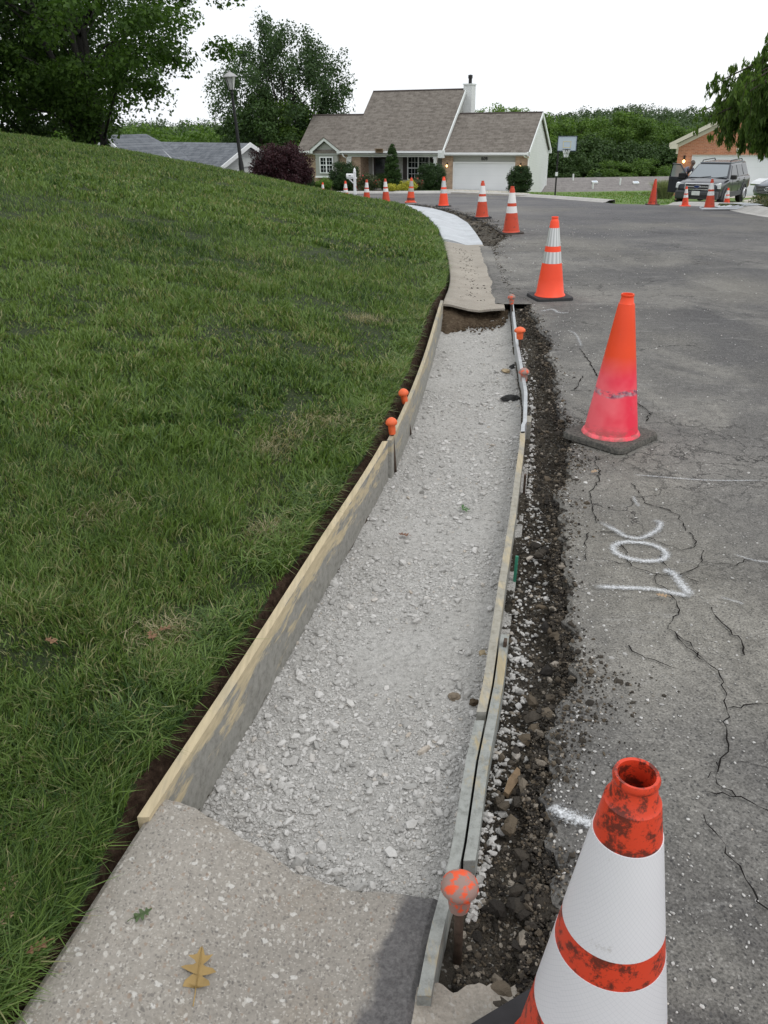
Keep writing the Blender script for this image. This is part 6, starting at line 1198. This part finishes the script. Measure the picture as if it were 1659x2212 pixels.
for sg in (-1, 1):
    e = MB(); e.lathe([(.001, -.013), (.012, 0), (.001, .013)], 8, T(.512, sg * .034, 1.672)); e.build('eye', M['black'], pe); e = MB(); e.box(.41, .45, sg * .085 - .012, sg * .085 + .012, 1.62, 1.68, bev=.01); e.build('ear', M['skin'], pe)
    e = MB(); e.box(-.27 + (.04 if sg > 0 else 0), .02 + (.04 if sg > 0 else 0), sg * .115 - .05, sg * .115 + .05, 0, .09, bev=.03); e.build('shoe', M['shoe'], pe)

# ------------------------------------------------------------------ grassy mound, right kerb and weeping tree
mx0, my0 = X_at(1650, 22.8), 22.8
U_, V_ = np.meshgrid(np.linspace(-3.2, 9, 70), np.linspace(-2.6, 7, 60)); XM = mx0 + U_; YM = my0 + V_
edge_ = np.clip((XM - QX(YM) - .55) / .5, 0, 1); hm = .20 * np.exp(-(((U_ - 1.2) / 2.6) ** 2 + ((V_ - .8) / 1.7) ** 2)) * edge_ + .05 * fbm(XM, YM, 1.5, 3, 4) * edge_
ok_ = XM > QX(YM) + .1; ZM = np.where(ok_, rz(XM, YM) + .11 + hm, rz(XM, YM) - .2)
M['weedy'] = (lambda m: (m.col(m.ramp(m.noise(3.5, 6, .75, m.pos()), (.35, (.035, .045, .02)), (.5, (.07, .085, .03)), (.66, (.14, .13, .07)))), m.bump(m.noise(14, 4, .7, m.pos()), 1, .05), m.m)[2])(N('weedy_ground', .95, .1))
tag(grid('mound', XM, YM, ZM, M['weedy'], smooth=True), kind='structure')
rr = np.random.default_rng(66); xs_ = mx0 + rr.uniform(-2.6, 5, 9000); ys_ = my0 + rr.uniform(-2, 4.5, 9000); k_ = (xs_ > QX(ys_) + .6) & (fbm(xs_, ys_, 1.6, 3, 8) > -.12); xs_, ys_ = xs_[k_], ys_[k_]
u_, v_ = xs_ - mx0, ys_ - my0; zs_ = rz(xs_, ys_) + .11 + .20 * np.exp(-(((u_ - 1.2) / 2.6) ** 2 + ((v_ - .8) / 1.7) ** 2))
M['weeds'] = grassmat('weed_blades', (.035, .055, .018), (.09, .12, .04), (.28, .24, .15, 1), .75)
tag(blades('weeds', xs_, ys_, zs_ - .02, rr.uniform(.03, .10, len(xs_)), .018, M['weeds'], 1.0, 67), kind='stuff')
nk_ = kc[(kc[:, 1] > 20.2) & (kc[:, 1] < 27.5)]; ribbon('new_kerb', nk_, [(-.75, -.05), (-.75, .016), (.0, .03), (.22, .115), (.58, .135), (.6, -.1)], M['newcon'])
wx, wy = X_at(1735, 21.5), 21.5; wt = empty('weeping_tree', (wx, wy, float(rz(wx, wy)) + .1), 0, 'weeping tree drooping in from the right edge over the parked cars', 'tree'); rw = np.random.default_rng(44); b = MB(); b.tube([(0, 0, -.2), (.05, .05, 1.2), (0, .1, 2.4), (-.1, 0, 3.2)], [.17, .14, .11, .06], 9); cw = []
for k in range(52):
    a = rw.uniform(0, 2 * pi) if k > 20 else rw.uniform(pi * .62, pi * 1.35); L_ = rw.uniform(.5, 2.45) * (1.12 if k <= 20 else .9); zt_ = rw.uniform(2.45, 3.45); p0 = np.array([0, 0, 2.2]); p1 = np.array([cos(a) * L_ * .5, sin(a) * L_ * .5, zt_]); p2 = np.array([cos(a) * L_, sin(a) * L_, zt_ - .25 - .12 * L_])
    b.tube([tuple(p0), tuple(p1), tuple(p2)], [.05, .03, .012], 5)
    for w_ in range(8): cw.append(p1 + (p2 - p1) * (w_ / 7.0 * 1.25 - .2) + rw.normal(0, .08, 3) + np.array([0, 0, .04]))
    for q in range(8):
        s0 = p1 + (p2 - p1) * rw.uniform(-.5, 1.05) + rw.normal(0, .16, 3); lmax = max(.25, s0[2] - float(np.interp(s0[0], [-2.8, -2.0, -1.5, -1.0, 0, 3], [2.5, 2.0, 1.35, 1.15, 1.1, 1.1]))); ln = rw.uniform(.4, 2.0) * (.75 if L_ < .9 else (1 if L_ < 1.9 else .62)); ln = lmax * rw.uniform(.35, 1.05); nseg = int(ln / .13)
        e = s0 + np.array([rw.normal(0, .10), rw.normal(0, .10), -ln]); b.tube([tuple(s0), tuple((s0 + e) / 2 + rw.normal(0, .03, 3)), tuple(e)], .006, 3)
        for w_ in range(nseg): cw.append(s0 + (e - s0) * (w_ + .5) / nseg + rw.normal(0, .035, 3))
b.build('trunk', M['bark'], wt, True); cw = np.array(cw); print('weep clumps', len(cw)); leaves('crown', cw, .085, 20, .085, M['lf_weep'], wt, 45, 1.3, up=0, aspect=1.7, hang=True)
# pampas-like grass clump beside the driveway
gx_, gy_ = X_at(1450, 45), 45; t = empty('grass_clump', (gx_, gy_, float(rz(gx_, gy_))), 0, 'pale ornamental grass clump at the left edge of the brick house driveway', 'shrub'); rr = np.random.default_rng(71); n = 2600; a = rr.uniform(0, 6.28, n); q = rr.uniform(0, 1, n) ** .5 * .35
o = blades('foliage', q * np.cos(a), q * np.sin(a), np.zeros(n), rr.uniform(.5, 1.05, n), .03, leafmat('pale_grass_leaves', (.12, .15, .07), (.22, .25, .13), (.36, .38, .22), .2), .45, 72); o.parent = t

# ------------------------------------------------------------------ trees behind the houses
Yt = 76; tx = X_at(612, Yt); bz0 = float(rz(tx, Yt))
topz = at(600, 78, Yt)[2]
tree('airy_tree', 'tall airy tree with upswept branches behind the purple maple and ranch house', (tx, Yt, bz0), topz - bz0 + .3, 5.6, M['lf_blue'], 57, .12, 20, 280, 165, .20, .6, 'barkg', 7, .13, shape=lambda f: float(np.interp(f, [0, .15, .35, .65, .85, 1], [.5, .8, 1.05, 1.1, 1.0, .7])), flat=1.4, up=.3, wob=.08)
for i, (u, Y, hh, R_, sd_i, lab) in enumerate(((560, 72, 7.6, 2.9, 61, 'dense dark bushy tree under the airy tree, left of the two'), (640, 74, 7.2, 3.0, 62, 'dense dark bushy tree between the airy tree and the house roof'), (510, 80, 5.6, 2.4, 63, 'low dark bush-like tree right of the lamp post'))):
    x = X_at(u, Y); tree('bushy_tree', lab, (x, Y, float(rz(x, Y)) - .3), hh, R_, M['lf_wood'] if i == 1 else M['lf_woodd'], sd_i, .08, 6, 60, 220, .22, 1.2, 'bark', 1, .15, group=None)
# woods: three model trees, then copies
WG = 'trees of the wood beyond the houses'
def wood(i, u, Y, top_px, R_, lab, src=None, mat='lf_wood', seed=80):
    x = X_at(u, Y); z0 = float(rz(x, Y)) - .3; h = at(u, top_px + 8, Y)[2] - z0
    if src is None: return tree('woodland_tree', lab, (x, Y, z0), h, R_, M[mat], seed, .06, 7, 110, 330, .22, .85, 'bark', 1, .2, group=WG, flat=.8)
    s0, h0, R0 = src; return copytree(s0, (x, Y, z0), i * 1.7, (R_ / R0, R_ / R0, h / h0), lab)
def hh_(u, Y, tp): x = X_at(u, Y); return at(u, tp + 8, Y)[2] - (float(rz(x, Y)) - .3)
A_ = (wood(0, 1130, 88, 236, 4.4, 'mid-green woodland tree rising behind the garage roof ridge', mat='lf_lime', seed=81), hh_(1130, 88, 236), 4.4)
B_ = (wood(1, 1235, 90, 258, 4.6, 'woodland tree directly behind the basketball hoop', seed=82), hh_(1235, 90, 258), 4.6)
D_ = (wood(2, 1345, 92, 240, 5.0, 'tallest round-headed woodland tree between hoop and brick house', mat='lf_wood', seed=83), hh_(1345, 92, 240), 5.0)
K_ = (wood(3, 1290, 84, 300, 4.2, 'deep green tree low in front of the wood, above the grey roof', mat='lf_woodd', seed=84), hh_(1290, 84, 300), 4.2)
for i, (u, Y, tp, R_, s_, lab) in enumerate(((1080, 92, 226, 4.0, A_, 'light green tree crown just right of the chimney'), (1180, 95, 262, 4.4, A_, 'light green tree right of the garage gable'), (1285, 98, 262, 4.8, B_, 'woodland tree behind and right of the hoop'), (1415, 95, 262, 4.8, B_, 'woodland tree left of the brick house eave'),
        (1470, 90, 272, 4.6, D_, 'woodland tree over the left eave of the brick house'), (1530, 96, 262, 4.8, D_, 'woodland tree behind the brick gable and weeping tree'), (1205, 82, 318, 3.8, K_, 'dark low tree beside the white garage side wall'), (1372, 84, 312, 4.2, K_, 'dark low tree in the middle of the wood edge'), (1440, 82, 318, 4.0, K_, 'dark low tree behind the pale grass clump'),
        (1250, 80, 340, 3.2, K_, 'lowest dark bushy tree behind the hoop pole'), (1330, 79, 345, 3.2, B_, 'low leafy tree just above the grey roof skylights'), (1400, 79, 340, 3.0, B_, 'low leafy tree right of the roof skylights'), (1600, 92, 285, 5, K_, 'dark woodland tree behind the weeping tree'), (1030, 96, 240, 3.6, D_, 'tree crown hidden mostly behind the chimney and main roof'),
        (385, 92, 292, 3.6, A_, 'pale green tree over the valley of the blue-grey roof'), (430, 95, 284, 3.8, A_, 'light green tree between the white house and the lamp post'), (475, 98, 280, 4.0, A_, 'light green tree just left of the lamp post'), (350, 96, 282, 4, B_, 'green tree behind the white house ridge'), (300, 92, 278, 4, B_, 'green tree behind the left gable of the white house'),
        (530, 90, 285, 4, B_, 'green tree right behind the lamp post'), (210, 90, 285, 4, D_, 'tree far behind the maple trunks'), (120, 92, 280, 4.4, B_, 'green tree seen dimly between left maples'), (20, 92, 275, 4.4, D_, 'far tree behind the left-edge maple'))):
    wood(i + 4, u, Y, tp, R_, lab, s_)
# far wooded hill: one mass
n = 5200; r = np.random.default_rng(90); xh = r.uniform(-140, 170, n); yh = r.uniform(118, 330, n); kz = rz(xh, yh); 
ridge = np.where(xh > 10, 1.8 + 5.5 * np.exp(-((xh / np.maximum(yh, 1) - .29) / .12) ** 2), 1.4 + 2.6 * np.exp(-((xh / yh + .27) / .2) ** 2)) * (yh - 110) / 220
zt_ = -2.2 + ridge * .9 - (1 - (yh - 118) / 212) * 3 + .5 * r.normal(0, 1, n) + 2.2 * fbm(xh, yh, .12, 2, 5)
for _ in (0,): leaves('far_wood', np.stack([xh, yh, zt_ - .6 - 3.2 * r.uniform(0, 1, n) ** 2], -1), 2.7 * r.uniform(.6, 1.2, n), 60, .62, M['lf_hill'], None, 91, .75, kind='stuff', up=.5)
# dark undergrowth at the foot of the wood
n = 260; xu = r.uniform(8, 42, n); yu = r.uniform(76, 80, n) + 0; leaves('undergrowth', np.stack([xu, yu + 6, rz(xu, yu + 6) + r.uniform(.5, 4, n)], -1), 1.5, 150, .26, M['lf_woodd'], None, 92, .8, kind='stuff')
n = 200; xu = r.uniform(-34, 2, n); yu = r.uniform(84, 90, n); leaves('undergrowth', np.stack([xu, yu, rz(xu, yu) + r.uniform(.5, 6, n)], -1), 1.8, 150, .3, M['lf_wood'], None, 93, .8, kind='stuff')
# fringe of far lawn blades along the far kerb
n = 20000; yy = r.uniform(26, 60, n); xx = r.uniform(-6, 20, n); k_ = (xx > QX(yy) + .6) & ~((xx > 11.2 + (yy - 32) * .33) & (xx < 16.6 + (yy - 32) * .35) & (yy > 31)); xx, yy = xx[k_], yy[k_]
tag(blades('far_grass', xx, yy, rz(xx, yy) + .03, r.uniform(.04, .10, len(xx)), .05, grassmat('far_grass_blades', (.07, .15, .025), (.15, .26, .05), (.25, .27, .10, 1), .9), .7, 95), kind='stuff')
